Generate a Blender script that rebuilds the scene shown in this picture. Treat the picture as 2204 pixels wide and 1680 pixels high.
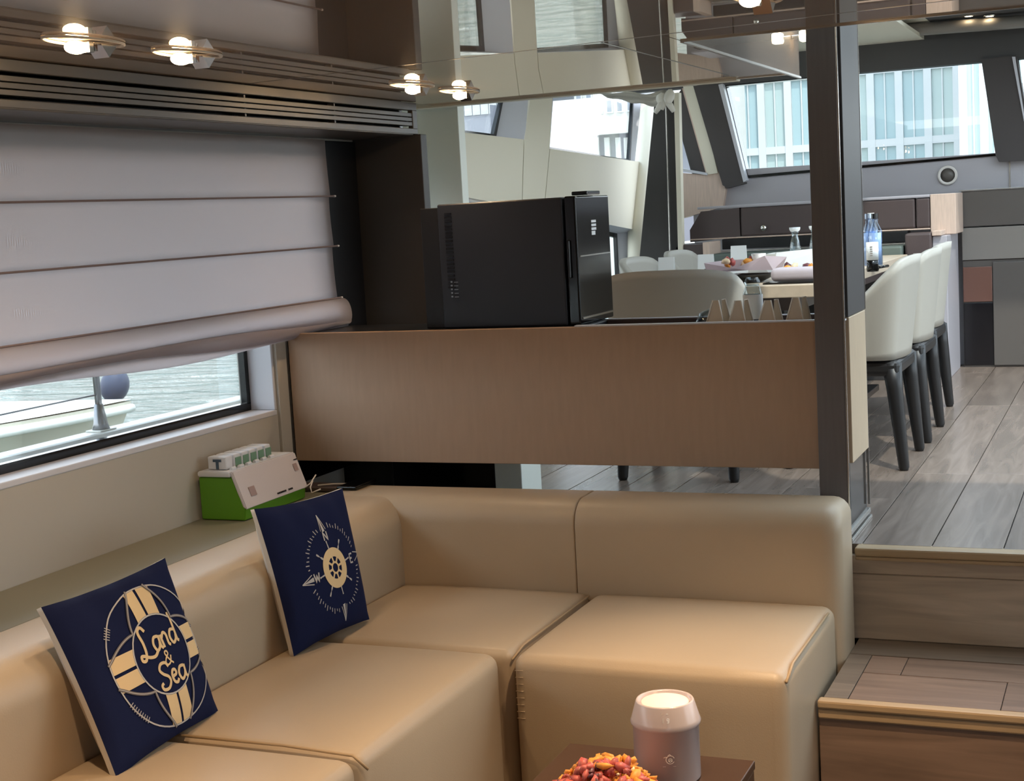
import bpy, bmesh, math, random
from mathutils import Vector, Matrix
import numpy as np
R = random.Random(7)
SC = bpy.context.scene
COL = SC.collection
for o in list(bpy.data.objects): bpy.data.objects.remove(o)

# ------------------------------------------------------------------ camera
F = 3166.9
YAW, PIT, ROL = -0.404679914, 0.118008593, -0.0557473078
def cam_axes(y, p, r):
    f = np.array([math.sin(y)*math.cos(p), math.cos(y)*math.cos(p), -math.sin(p)])
    rt = np.array([math.cos(y), -math.sin(y), 0.]); up = np.cross(rt, f)
    return rt*math.cos(r)+up*math.sin(r), -rt*math.sin(r)+up*math.cos(r), f
CR, CU, CF = cam_axes(YAW, PIT, ROL)
CAM = np.array([0, 0, 1.5])
cd = bpy.data.cameras.new('camera'); cam = bpy.data.objects.new('camera', cd); COL.objects.link(cam)
cd.sensor_width = 36; cd.lens = F/2204*36; cd.clip_start = .05; cd.clip_end = 500
M = Matrix.Identity(4)
for i in range(3):
    M[i][0], M[i][1], M[i][2], M[i][3] = CR[i], CU[i], -CF[i], CAM[i]
cam.matrix_world = M
SC.camera = cam

def P(px, py, x=None, y=None, z=None):
    """world point on the plane x=, y= or z= seen at a pixel of the 2204x1680 frame"""
    d = CF + CR*(px-1102)/F - CU*(py-840)/F
    if x is not None: t = (x-CAM[0])/d[0]
    elif y is not None: t = (y-CAM[1])/d[1]
    else: t = (z-CAM[2])/d[2]
    return Vector(CAM + d*t)

# ------------------------------------------------------------------ light, sky, exposure
SC.view_settings.view_transform = 'Standard'; SC.view_settings.look = 'None'
SC.view_settings.gamma = 1; SC.view_settings.use_curve_mapping = False
SC.view_settings.exposure = 0.5
SKY = 3.2
w = bpy.data.worlds.new('sky'); SC.world = w; w.use_nodes = True
nt = w.node_tree; bg = nt.nodes['Background']
tc = nt.nodes.new('ShaderNodeTexCoord'); sep = nt.nodes.new('ShaderNodeSeparateXYZ')
rmp = nt.nodes.new('ShaderNodeValToRGB')
nt.links.new(tc.outputs['Generated'], sep.inputs[0]); nt.links.new(sep.outputs['Z'], rmp.inputs[0])
nt.links.new(rmp.outputs[0], bg.inputs[0])
rmp.color_ramp.elements[0].position = 0.0; rmp.color_ramp.elements[0].color = (.93, .97, 1, 1)
rmp.color_ramp.elements[1].position = .6; rmp.color_ramp.elements[1].color = (.70, .84, 1, 1)
bg.inputs[1].default_value = SKY
sd = bpy.data.lights.new('sun', 'SUN'); so = bpy.data.objects.new('sun', sd); COL.objects.link(so)
sd.energy = 2.2; sd.angle = math.radians(1.5); sd.color = (1, .95, .86)
so.rotation_euler = Vector((-.28, .42, -.86)).to_track_quat('-Z', 'Y').to_euler()
so.location = (4, -6, 12)

def s2l(c):
    return tuple(((v/255)/12.92 if v/255 <= .04045 else ((v/255+.055)/1.055)**2.4) for v in c)

# ------------------------------------------------------------------ materials
def mat(name, rgb, rough=.5, metal=0., spec=.5, noise=None, bump=None, emit=None, coat=0., trans=0., ior=1.45, stretch=None, sheen=0):
    m = bpy.data.materials.new(name); m.use_nodes = True
    n = m.node_tree.nodes; l = m.node_tree.links; b = n['Principled BSDF']
    c = (*s2l(rgb), 1)
    b.inputs['Base Color'].default_value = c; b.inputs['Roughness'].default_value = rough
    b.inputs['Metallic'].default_value = metal; b.inputs['Specular IOR Level'].default_value = spec
    b.inputs['Coat Weight'].default_value = coat; b.inputs['Coat Roughness'].default_value = .03
    b.inputs['Transmission Weight'].default_value = trans; b.inputs['IOR'].default_value = ior
    b.inputs['Sheen Weight'].default_value = sheen
    tcn = n.new('ShaderNodeTexCoord'); mp = n.new('ShaderNodeMapping'); l.new(tcn.outputs['Object'], mp.inputs[0])
    if stretch: mp.inputs['Scale'].default_value = stretch
    if noise:
        sc, amt = noise
        t = n.new('ShaderNodeTexNoise'); t.inputs['Scale'].default_value = sc; t.inputs['Detail'].default_value = 4
        l.new(mp.outputs[0], t.inputs['Vector'])
        r = n.new('ShaderNodeValToRGB'); l.new(t.outputs['Fac'], r.inputs[0])
        r.color_ramp.elements[0].position = .3; r.color_ramp.elements[1].position = .7
        r.color_ramp.elements[0].color = (*[v*(1-amt) for v in c[:3]], 1)
        r.color_ramp.elements[1].color = (*[min(1, v*(1+amt)) for v in c[:3]], 1)
        l.new(r.outputs[0], b.inputs['Base Color'])
    if bump:
        sc, st = bump
        t2 = n.new('ShaderNodeTexNoise'); t2.inputs['Scale'].default_value = sc; t2.inputs['Detail'].default_value = 3
        l.new(mp.outputs[0], t2.inputs['Vector'])
        bp = n.new('ShaderNodeBump'); bp.inputs['Strength'].default_value = st; bp.inputs['Distance'].default_value = .002
        l.new(t2.outputs['Fac'], bp.inputs['Height']); l.new(bp.outputs[0], b.inputs['Normal'])
    if emit:
        b.inputs['Emission Color'].default_value = (*s2l(emit[0]), 1); b.inputs['Emission Strength'].default_value = emit[1]
    return m

def glass_mat(name, tint=(255, 255, 255), refl=.08):
    m = bpy.data.materials.new(name); m.use_nodes = True; n = m.node_tree.nodes; l = m.node_tree.links
    n.remove(n['Principled BSDF']); out = n['Material Output']
    tr = n.new('ShaderNodeBsdfTransparent'); tr.inputs[0].default_value = (*s2l(tint), 1)
    gl = n.new('ShaderNodeBsdfGlossy'); gl.inputs['Roughness'].default_value = .01
    lw = n.new('ShaderNodeLayerWeight'); lw.inputs[0].default_value = .25
    mu = n.new('ShaderNodeMath'); mu.operation = 'MULTIPLY_ADD'; mu.inputs[1].default_value = .35; mu.inputs[2].default_value = refl*.4
    l.new(lw.outputs['Fresnel'], mu.inputs[0])
    mx = n.new('ShaderNodeMixShader'); l.new(mu.outputs[0], mx.inputs[0]); l.new(tr.outputs[0], mx.inputs[1]); l.new(gl.outputs[0], mx.inputs[2])
    l.new(mx.outputs[0], out.inputs[0])
    return m

def wood_mat(name, rgb, axis='X', rough=.35, amt=.3, scale=1.0, coat=0.):
    """streaky boards, grain along the axis, tone varied per object"""
    m = mat(name, rgb, rough=rough, coat=coat)
    n = m.node_tree.nodes; l = m.node_tree.links; b = n['Principled BSDF']
    tcn = n.new('ShaderNodeTexCoord'); oi = n.new('ShaderNodeObjectInfo')
    add = n.new('ShaderNodeVectorMath'); add.operation = 'ADD'
    mul = n.new('ShaderNodeVectorMath'); mul.operation = 'SCALE'; mul.inputs['Scale'].default_value = 7.3
    cmb = n.new('ShaderNodeCombineXYZ')
    for i in range(3): l.new(oi.outputs['Random'], cmb.inputs[i])
    l.new(cmb.outputs[0], mul.inputs[0]); l.new(tcn.outputs['Object'], add.inputs[0]); l.new(mul.outputs[0], add.inputs[1])
    mp = n.new('ShaderNodeMapping'); l.new(add.outputs[0], mp.inputs[0])
    mp.inputs['Scale'].default_value = {'X': (2*scale, 22*scale, 22*scale), 'Y': (22*scale, 2*scale, 22*scale), 'Z': (22*scale, 22*scale, 2*scale)}[axis]
    t = n.new('ShaderNodeTexNoise'); t.inputs['Scale'].default_value = 1; t.inputs['Detail'].default_value = 6; t.inputs['Distortion'].default_value = 1.1
    l.new(mp.outputs[0], t.inputs['Vector'])
    r = n.new('ShaderNodeValToRGB'); c = s2l(rgb)
    r.color_ramp.elements[0].position = .28; r.color_ramp.elements[0].color = (*[v*(1-amt) for v in c], 1)
    r.color_ramp.elements[1].position = .72; r.color_ramp.elements[1].color = (*[v*(1+amt) for v in c], 1)
    l.new(t.outputs['Fac'], r.inputs[0])
    hs = n.new('ShaderNodeHueSaturation'); ma = n.new('ShaderNodeMath'); ma.operation = 'MULTIPLY_ADD'; ma.inputs[1].default_value = .3; ma.inputs[2].default_value = .85
    l.new(oi.outputs['Random'], ma.inputs[0]); l.new(ma.outputs[0], hs.inputs['Value']); l.new(r.outputs[0], hs.inputs['Color'])
    l.new(hs.outputs[0], b.inputs['Base Color'])
    return m

M_LEATHER = mat('beige leather', (182, 162, 136), .42, bump=(260, .12), noise=(3, .03))
M_LEATHER_PIPE = mat('leather piping', (176, 150, 116), .45)
M_WALL = mat('warm white lining', (180, 174, 164), .6, bump=(180, .05))
M_CREAM = mat('cream lining', (226, 219, 200), .55, bump=(160, .05))
M_TRIMW = mat('white lacquer trim', (205, 205, 212), .35)
M_COLW = mat('pale grey green laminate', (232, 236, 228), .5)
M_DARK = mat('charcoal laminate', (60, 57, 56), .5, bump=(200, .05))
M_POST = mat('dark bronze post', (102, 98, 98), .42, noise=(20, .05), stretch=(6, 6, .3))
M_BRIGHT = mat('polished edge', (190, 186, 180), .25, metal=.7)
M_BEIGE = mat('beige woven laminate', (170, 142, 119), .45, noise=(30, .035), stretch=(2, 2, .3), bump=(300, .05))
M_BEIGE2 = mat('pale oak laminate', (196, 174, 146), .45, noise=(40, .06), stretch=(6, 6, .4))
M_BLACK = mat('black gloss', (10, 10, 12), .12)
M_BLACKM = mat('black matt', (22, 22, 25), .42)
M_FRIDGE = mat('fridge black', (38, 42, 52), .4)
M_GRILLE = mat('grille grey', (92, 90, 89), .4, metal=.2)
M_BLIND = mat('blind fabric', (186, 176, 172), .8, bump=(500, .15))
_b = M_BLIND.node_tree.nodes['Principled BSDF']
def add_translucent(m, rgb, fac):
    n = m.node_tree.nodes; l = m.node_tree.links; b = n['Principled BSDF']; out = n['Material Output']
    t = n.new('ShaderNodeBsdfTranslucent'); t.inputs[0].default_value = (*s2l(rgb), 1)
    mx = n.new('ShaderNodeMixShader'); mx.inputs[0].default_value = fac
    l.new(b.outputs[0], mx.inputs[1]); l.new(t.outputs[0], mx.inputs[2]); l.new(mx.outputs[0], out.inputs[0])
add_translucent(M_BLIND, (218, 208, 212), .42)
M_LEDGE = mat('sage ledge', (132, 129, 113), .5, bump=(200, .05))
M_FLOORW = wood_mat('grey oak planks', (124, 110, 100), 'Y', .27, .24, 1.0)
M_FLOORW.node_tree.nodes['Principled BSDF'].inputs['Specular IOR Level'].default_value = .9
M_STEPW = wood_mat('brown oak boards', (124, 103, 88), 'X', .42, .25, 1.0)
M_STEPR = wood_mat('grey oak riser', (182, 164, 144), 'X', .45, .24, .9)
M_STEPB = wood_mat('grey border board', (112, 99, 86), 'X', .45, .25, 1.0)
M_NOSE = wood_mat('pale nosing', (172, 148, 116), 'X', .4, .15, .8)
M_FLOORD = wood_mat('dark brown floor', (62, 40, 28), 'X', .35, .25, 1.0)
M_GAP = mat('joint shadow', (40, 33, 28), .8)
# glossy stretch ceiling: taupe film with a strong mirror-like sheen
M_CEIL = bpy.data.materials.new('glossy taupe stretch ceiling'); M_CEIL.use_nodes = True
_n = M_CEIL.node_tree.nodes; _l = M_CEIL.node_tree.links; _bb = _n['Principled BSDF']
_bb.inputs['Base Color'].default_value = (*s2l((164, 145, 128)), 1); _bb.inputs['Roughness'].default_value = .5
_g = _n.new('ShaderNodeBsdfGlossy'); _g.inputs['Color'].default_value = (.93, .86, .78, 1); _g.inputs['Roughness'].default_value = .012
_mx = _n.new('ShaderNodeMixShader'); _mx.inputs[0].default_value = .66
_l.new(_bb.outputs[0], _mx.inputs[1]); _l.new(_g.outputs[0], _mx.inputs[2]); _l.new(_mx.outputs[0], _n['Material Output'].inputs[0])
M_OVER = mat('charcoal overhead fabric', (82, 80, 80), .7)
M_APILLAR = mat('dark pillar fabric', (74, 69, 68), .65)
M_DASH = mat('lilac grey dash', (178, 174, 178), .5)
M_SETTEE = mat('dark brown leather', (82, 70, 69), .45)
M_PINK = mat('pinkish oak laminate', (208, 184, 168), .45, noise=(30, .08), stretch=(5, 5, .4))
M_TEAL = mat('grey green upholstery', (96, 106, 100), .5)
M_LILAC = mat('lilac laminate', (176, 172, 178), .4)
M_HELM1 = mat('helm dark grey', (98, 92, 87), .35); M_HELM2 = mat('helm mid grey', (140, 133, 126), .35)
M_HELM3 = mat('helm brown reflection', (122, 86, 74), .3); M_HELM4 = mat('helm black panel', (30, 28, 30), .15)
M_CHAIR = mat('ivory leather chair', (168, 163, 153), .5, bump=(240, .08))
M_CHAIRLEG = mat('black oak leg', (30, 29, 30), .4)
M_TABLE = mat('table veneer', (204, 186, 164), .3, noise=(12, .06), stretch=(3, .4, 3))
M_COFFEE = mat('bronze brown lacquer', (72, 52, 38), .3)
M_WHITEC = mat('white ceramic', (226, 220, 214), .25); M_CAN = mat('lilac white lacquer', (188, 176, 176), .2)
M_LID = mat('cream lid', (246, 224, 216), .45)
M_PAPER = mat('white paper', (240, 242, 242), .6)
M_PINKPAPER = mat('pale pink card', (206, 190, 192), .6)
M_NAVY = mat('navy cotton', (22, 29, 62), .9, bump=(700, .2), spec=.2)
M_NAVYD = mat('navy print', (20, 24, 48), .85)
M_PILBACK = mat('oatmeal linen', (198, 188, 174), .9, bump=(600, .25))
M_GOLD = mat('sand print', (232, 200, 150), .8)
M_SILVER = mat('pale grey print', (196, 188, 180), .8)
M_ROPE = mat('taupe rope print', (122, 112, 106), .8)
M_GREEN = mat('lime green plastic', (92, 150, 34), .4)
M_WPLAST = mat('off white plastic', (206, 200, 204), .4)
M_WPLAST2 = mat('white plastic rim', (216, 220, 228), .4)
M_SAGE = mat('sage green plastic', (112, 150, 128), .4)
M_CHROME = mat('chrome', (210, 208, 204), .15, metal=1)
M_BULB = mat('lit halogen', (255, 230, 190), .3, emit=((255, 214, 160), 45))
M_BULBF = mat('lit lamp', (255, 240, 210), .3, emit=((255, 232, 190), 14))
M_STEEL = mat('brushed steel', (150, 152, 156), .3, metal=.9)
M_CLOTH = mat('white cotton cloth', (226, 222, 214), .8)
M_GLASS = glass_mat('clear glass'); M_PANE = glass_mat('window pane', (250, 253, 253), .06)
M_CLEARP = glass_mat('clear plastic', (238, 244, 246), .22)
M_BLUEP = glass_mat('blue bottle plastic', (222, 234, 250), .25)
M_GEL = mat('gelcoat white', (238, 238, 232), .3)
M_HULL = mat('cream hull', (206, 200, 184), .35)
M_FENDER = mat('blue grey vinyl', (66, 74, 96), .5)
M_NAPKIN = mat('taupe napkin', (222, 208, 188), .85); M_NAPE = mat('pale napkin hem', (246, 240, 228), .8)
M_DISH = mat('black bowl', (28, 30, 28), .3)
M_MEAT = mat('dried red fruit', (176, 84, 76), .4, noise=(60, .5)); M_GOLDC = mat('golden crisp', (222, 148, 60), .5, noise=(60, .3))
M_NUT = mat('pale nut sliver', (226, 198, 160), .5, noise=(60, .2)); M_PURP = mat('dark purple fruit', (92, 52, 60), .4, noise=(50, .4))
M_LILCLOTH = mat('lilac cloth', (186, 176, 182), .8)

# ------------------------------------------------------------------ mesh helpers
def link(name, bm, m, parent=None, smooth=False, kind=None, label=None, cat=None, group=None):
    me = bpy.data.meshes.new(name); bmesh.ops.recalc_face_normals(bm, faces=bm.faces); bm.to_mesh(me); bm.free()
    if smooth:
        for p in me.polygons: p.use_smooth = True
    ms = m if isinstance(m, (list, tuple)) else [m]
    for k in ms: me.materials.append(k)
    o = bpy.data.objects.new(name, me); COL.objects.link(o)
    if parent is not None:
        o.parent = parent; o.matrix_parent_inverse = parent.matrix_world.inverted() if False else Matrix.Identity(4)
    tag(o, label, cat, group, kind)
    return o
def tag(o, label=None, cat=None, group=None, kind=None):
    if label: o['label'] = label
    if cat: o['category'] = cat
    if group: o['group'] = group
    if kind: o['kind'] = kind
    return o
def thing(name, label, cat, loc=(0, 0, 0), rz=0, group=None):
    o = bpy.data.objects.new(name, None); COL.objects.link(o); o.location = loc; o.rotation_euler = (0, 0, rz)
    o.empty_display_size = .05
    return tag(o, label, cat, group)
def struct_empty(name):
    o = bpy.data.objects.new(name, None); COL.objects.link(o); o['kind'] = 'structure'; return o
def B(): return bmesh.new()
def box(bm, x0, x1, y0, y1, z0, z1, bev=0, seg=2):
    vs = [bm.verts.new((x, y, z)) for x in (x0, x1) for y in (y0, y1) for z in (z0, z1)]
    f = [(0, 1, 3, 2), (4, 6, 7, 5), (0, 4, 5, 1), (2, 3, 7, 6), (0, 2, 6, 4), (1, 5, 7, 3)]
    fs = [bm.faces.new([vs[i] for i in q]) for q in f]
    if bev:
        es = list({e for g in fs for e in g.edges})
        bmesh.ops.bevel(bm, geom=es, offset=bev, segments=seg, affect='EDGES', profile=.5)
    return bm
def mkbox(name, x0, x1, y0, y1, z0, z1, m, parent=None, bev=.003, **k):
    return link(name, box(B(), x0, x1, y0, y1, z0, z1, bev), m, parent, **k)
def softbox(x0, x1, y0, y1, z0, z1, r, n=10, crown=0, crown_front=0):
    """rounded upholstered block; crown lifts the top's middle"""
    bm = B(); h = Vector(((x1-x0)/2, (y1-y0)/2, (z1-z0)/2)); c = Vector(((x0+x1)/2, (y0+y1)/2, (z0+z1)/2))
    def axis(hh):
        a = [-hh, -hh+r*.29, -hh+r*.6, -hh+r]
        k = max(2, n//2)
        mid = [-hh+r+(2*(hh-r))*i/k for i in range(1, k)]
        return a+mid+[-v for v in reversed(a)]
    ax = [axis(h[i]) for i in range(3)]
    cache = {}
    def v(p):
        k = tuple(round(q, 5) for q in p)
        if k not in cache:
            q = Vector(p); inn = Vector([max(-(h[i]-r), min(h[i]-r, q[i])) for i in range(3)])
            d = q-inn
            if d.length > 1e-7: q = inn+d.normalized()*r
            if crown:
                u = max(0, 1-(p[0]/h[0])**2); w_ = max(0, 1-(p[1]/h[1])**2)
                if p[2] > 0: q.z += crown*u**.6*w_**.6*(p[2]/h[2])
            if crown_front:
                u = max(0, 1-(p[2]/h[2])**2)*max(0, 1-(p[0]/h[0])**2)
                if p[1] < 0: q.y -= crown_front*u**.6
            cache[k] = bm.verts.new(q+c)
        return cache[k]
    for a in range(3):
        b_, c_ = [i for i in range(3) if i != a]
        for s in (-1, 1):
            for i in range(len(ax[b_])-1):
                for j in range(len(ax[c_])-1):
                    q = []
                    for (ii, jj) in ((i, j), (i+1, j), (i+1, j+1), (i, j+1)):
                        p = [0, 0, 0]; p[a] = s*h[a]; p[b_] = ax[b_][ii]; p[c_] = ax[c_][jj]; q.append(v(p))
                    try: bm.faces.new(q)
                    except ValueError: pass
    return bm
def prism(bm, pts, vec):
    """polygon pts (world Vectors) extruded by vec"""
    vec = Vector(vec); a = [bm.verts.new(p) for p in pts]; b = [bm.verts.new(Vector(p)+vec) for p in pts]
    bm.faces.new(a); bm.faces.new(list(reversed(b)))
    for i in range(len(pts)):
        j = (i+1) % len(pts); bm.faces.new((a[i], b[i], b[j], a[j]))
    return bm
def tube(bm, pts, r, n=8, cap=True):
    pts = [Vector(p) for p in pts]; rs = r if isinstance(r, (list, tuple)) else [r]*len(pts)
    rings = []; up = None
    for i, p in enumerate(pts):
        t = (pts[min(i+1, len(pts)-1)]-pts[max(i-1, 0)]).normalized()
        if up is None:
            up = Vector((0, 0, 1)) if abs(t.z) < .9 else Vector((1, 0, 0))
        a = t.cross(up).normalized(); b = a.cross(t).normalized(); up = b
        rings.append([bm.verts.new(p+(a*math.cos(2*math.pi*k/n)+b*math.sin(2*math.pi*k/n))*rs[i]) for k in range(n)])
    for q, s in zip(rings, rings[1:]):
        for k in range(n): bm.faces.new((q[k], q[(k+1) % n], s[(k+1) % n], s[k]))
    if cap: bm.faces.new(list(reversed(rings[0]))); bm.faces.new(rings[-1])
    return bm
def lathe(bm, prof, c=(0, 0, 0), n=24, closed=False):
    c = Vector(c); rings = []
    for (r, z) in prof:
        if r < 1e-6: rings.append([bm.verts.new(c+Vector((0, 0, z)))])
        else: rings.append([bm.verts.new(c+Vector((r*math.cos(2*math.pi*k/n), r*math.sin(2*math.pi*k/n), z))) for k in range(n)])
    for a, b in zip(rings, rings[1:]):
        for k in range(n):
            k2 = (k+1) % n
            if len(a) == 1 and len(b) == 1: continue
            if len(a) == 1: bm.faces.new((a[0], b[k], b[k2]))
            elif len(b) == 1: bm.faces.new((a[k], b[0], a[k2]))
            else: bm.faces.new((a[k], a[k2], b[k2], b[k]))
    return bm
def blob(bm, c, s, sub=1, jit=.2, rot=None):
    r = bmesh.ops.create_icosphere(bm, subdivisions=sub, radius=1)
    mt = Matrix.Rotation(R.uniform(0, 6.28), 3, Vector((R.uniform(-1, 1), R.uniform(-1, 1), R.uniform(-1, 1))).normalized())
    for v in r['verts']:
        p = Vector((v.co.x*s[0], v.co.y*s[1], v.co.z*s[2]))*(1+R.uniform(-jit, jit)); v.co = mt @ p+Vector(c)
def copy_tree(o, parent=None):
    c = o.copy(); COL.objects.link(c)
    if parent is not None: c.parent = parent
    for ch in o.children: copy_tree(ch, c)
    return c

# ------------------------------------------------------------------ levels
ZU, ZT, ZL = .5, .22, -.06       # upper floor, middle tread, lower floor
YS = 4.19                        # edge of the upper floor
XW = -2.65                       # inner face of the port wall in the saloon
# ================================================================== STRUCTURE
# --- floors
fl = struct_empty('floor')
mkbox('subfloor', -3.1, 2.5, 4.25, 9.2, .38, .494, M_GAP, fl, bev=0)
PW = .195
k = 0
for i in range(-12, 17):
    x0 = -.735+PW*i; x1 = x0+PW-.003
    y = 4.235-(0 if i % 2 else .0); lens = [R.uniform(.5, 1.6)]+[1.75]*4
    for L in lens:
        y1 = min(y+L, 9.0)
        if y1-y < .05: break
        mkbox('plank', x0, x1, y, y1-.003, .470, ZU+R.uniform(-.0004, .0004), M_FLOORW, fl, bev=.0012)
        y = y1
lf = struct_empty('floor_lower'); lf.name = 'floor.001'
mkbox('subfloor', -3.0, 2.5, -1.6, 4.24, -.2, ZL-.004, M_GAP, lf, bev=0)
for i in range(0, 34):
    x0 = -2.7+.155*i
    for (a, b) in ((-1.6, .4+.3*(i % 3)), (.4+.3*(i % 3), 4.24)):
        mkbox('plank', x0, x0+.152, a, b-.003, ZL-.02, ZL, M_FLOORD, lf, bev=.001)
# --- steps between the two levels
st = thing('saloon_steps', 'grey brown wooden steps rising beside the end of the beige sofa', 'steps')
mkbox('riser', -.81, 2.3, 4.222, 4.24, ZT, .415, M_STEPR, st)
mkbox('riser', -.81, 2.3, 4.214, 4.24, .417, .470, M_STEPR, st)
bm = B(); box(bm, -.751, 2.3, 4.185, 4.25, .474, .499, .006); box(bm, -.751, 2.3, 4.192, 4.25, .461, .473, .004)
link('nosing', bm, M_NOSE, st)
mkbox('tread_base', -.751, 2.3, 3.69, 4.24, ZT-.06, ZT-.004, M_GAP, st, bev=0)
mkbox('border_board', -.751, -.690, 3.69, 4.07, ZT-.03, ZT, M_STEPB, st, bev=.001)
mkbox('border_board', -.751, 2.3, 4.073, 4.221, ZT-.03, ZT+.0005, M_STEPB, st, bev=.001)
for (x0, x1, y0, y1) in ((-.688, -.590, 3.915, 4.07), (-.588, .25, 3.915, 4.07), (.252, 1.3, 3.915, 4.07), (1.302, 2.3, 3.915, 4.07),
                         (-.688, -.316, 3.69, 3.913), (-.314, .7, 3.69, 3.913), (.702, 1.6, 3.69, 3.913), (1.602, 2.3, 3.69, 3.913)):
    mkbox('tread_board', x0, x1, y0, y1-.002, ZT-.03, ZT+R.uniform(-.0005, .0005), M_STEPW, st, bev=.0012)
bm = B(); box(bm, -.762, 2.3, 3.655, 3.69, ZT-.022, ZT+.001, .006); box(bm, -.762, 2.3, 3.662, 3.69, ZT-.05, ZT-.023, .005)
link('nosing', bm, M_NOSE, st)
mkbox('riser', -.762, 2.3, 3.672, 3.69, ZL, ZT-.051, M_STEPW, st)

mkbox('trim_9', -3.0, 2.4, 4.242, 4.249, ZL, .47, M_GAP, kind='structure', bev=0)
# --- port wall of the saloon with its window
def wall(name, parts, m):
    bm = B()
    for p in parts: box(bm, *p)
    return link(name, bm, m, kind='structure')
WZ0, WZ1, WY0, WY1 = .905, 1.78, -.6, 4.17
wall('wall_port', [(XW-.14, XW, -1.6, 4.9, ZL, WZ0-.02), (XW-.14, XW, -1.6, 4.9, WZ1, 2.35), (XW-.14, XW, -1.6, WY0, WZ0-.02, WZ1), (XW-.14, XW, WY1+.01, 4.9, WZ0-.02, 1.16), (XW-.14, XW, 4.52, 4.9, 1.16, WZ1)], M_WALL)  # opening widened out of sight behind the blind to backlight its far end
win = struct_empty('window_1')
mkbox('window_sill', XW-.13, XW+.002, WY0, WY1+.01, WZ0-.022, WZ0-.004, M_TRIMW, win)
mkbox('window_reveal', XW-.13, XW+.001, WY1, WY1+.012, WZ0-.004, 1.16, M_TRIMW, win)
bm = B(); box(bm, XW-.115, XW-.092, WY0, WY1, WZ0-.004, WZ0+.022); box(bm, XW-.115, XW-.092, WY1-.022, WY1, WZ0+.02, 1.16); box(bm, XW-.115, XW-.092, WY1-.022, 4.52, 1.14, 1.16); box(bm, XW-.115, XW-.092, WY0, 4.52, WZ1-.03, WZ1)
link('window_frame', bm, M_BLACK, win)
bm = B(); box(bm, XW-.108, XW-.102, WY0, WY1-.02, WZ0+.02, 1.1599); box(bm, XW-.108, XW-.102, WY0, 4.515, 1.16, WZ1-.02); link('pane', bm, M_PANE, win)
mkbox('trim_1', XW-.01, XW+.012, 4.185, 4.249, .63, 1.14, M_WALL, kind='structure')

# --- starboard, aft and forward shell
wall('wall_starboard', [(2.4, 2.5, -1.6, 3.0, ZL, 2.6), (2.4, 2.5, 3.0, 4.2, ZL, .95), (2.4, 2.5, 3.0, 4.2, 1.9, 2.6), (2.4, 2.5, 4.2, 9.2, ZL, .75), (2.4, 2.5, 4.2, 9.2, 2.4, 2.6)]+[(2.4, 2.5, y, y+.15, .75, 2.4) for y in (4.2, 6.6, 8.9)], M_CREAM)
for q, (y, y_, za, zb) in enumerate(((3.0, 4.2, .95, 1.9), (4.35, 6.6, .75, 2.4), (6.75, 8.9, .75, 2.4))):
    w2 = struct_empty('window_%d' % (q+11))
    mkbox('pane', 2.44, 2.446, y, y_, za, zb, M_PANE, w2, bev=0)
    mkbox('window_frame', 2.43, 2.45, y, y_, za, za+.025, M_BLACK, w2)
wall('wall_aft', [(-2.8, 1.0, -1.7, -1.6, ZL, 2.3), (1.7, 2.5, -1.7, -1.6, ZL, 2.3), (1.0, 1.7, -1.7, -1.6, 1.85, 2.3)], M_BEIGE)

# --- ceiling: glossy film, flat inboard, curving down to the air grille at the side
ZC = 1.925
def cz(x): return ZC
def ceil_panel(name, x0, x1, y0f, y1f, m, parent, th=.012, n=26):
    bm = B(); rows = []
    for i in range(n+1):
        x = x0+(x1-x0)*i/n; z = cz(x)
        rows.append([bm.verts.new((x, y0f(x), z)), bm.verts.new((x, y1f(x), z)), bm.verts.new((x, y1f(x), z+th)), bm.verts.new((x, y0f(x), z+th))])
    for a, b in zip(rows, rows[1:]):
        for k in range(4): bm.faces.new((a[k], a[(k+1) % 4], b[(k+1) % 4], b[k]))
    bm.faces.new(rows[0]); bm.faces.new(list(reversed(rows[-1])))
    o = link(name, bm, m, parent)
    return o
ce = struct_empty('ceiling')
YSEAM = lambda x: 3.47-.115*x
ceil_panel('ceiling_panel', -2.42, 2.4, lambda x: -1.6, lambda x: YSEAM(x)-.004, M_CEIL, ce, n=4)
YFAR = lambda x: 5.045
ceil_panel('ceiling_panel', -2.42, -1.255, lambda x: YSEAM(x)+.004, YFAR, M_CEIL, ce, n=4)
ceil_panel('ceiling_panel', -1.247, -1.085, lambda x: YSEAM(x)+.004, YFAR, M_CEIL, ce, n=2)
ceil_panel('ceiling_panel', -1.081, 2.4, lambda x: YSEAM(x)+.004, lambda x: 3.765, M_CEIL, ce, n=4)
mkbox('ceiling_edge', -1.26, -1.085, 5.046, 5.066, ZC-.004, ZC+.02, M_BRIGHT, ce)
mkbox('ceiling_edge', -2.5, -1.26, 5.046, 5.10, ZC-.008, ZC+.04, M_CREAM, ce)
mkbox('ceiling_edge', -1.086, -1.076, 3.77, 5.235, ZC-.005, ZC+.002, M_BRIGHT, ce, bev=0)
mkbox('seam_strip', -1.254, -1.248, 3.63, 5.04, ZC-.0006, ZC+.003, M_BRIGHT, ce, bev=0)
bm = B(); prism(bm, [Vector((x, YSEAM(x)+d, ZC-.0006)) for x, d in ((-2.4, -.003), (2.3, -.003), (2.3, .003), (-2.4, .003))], (0, 0, .004)); link('seam_strip', bm, M_BRIGHT, ce)
mkbox('seam_strip', -1.08, 2.38, 3.762, 3.770, ZC-.004, ZC+.006, M_BRIGHT, ce, bev=0)
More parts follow.
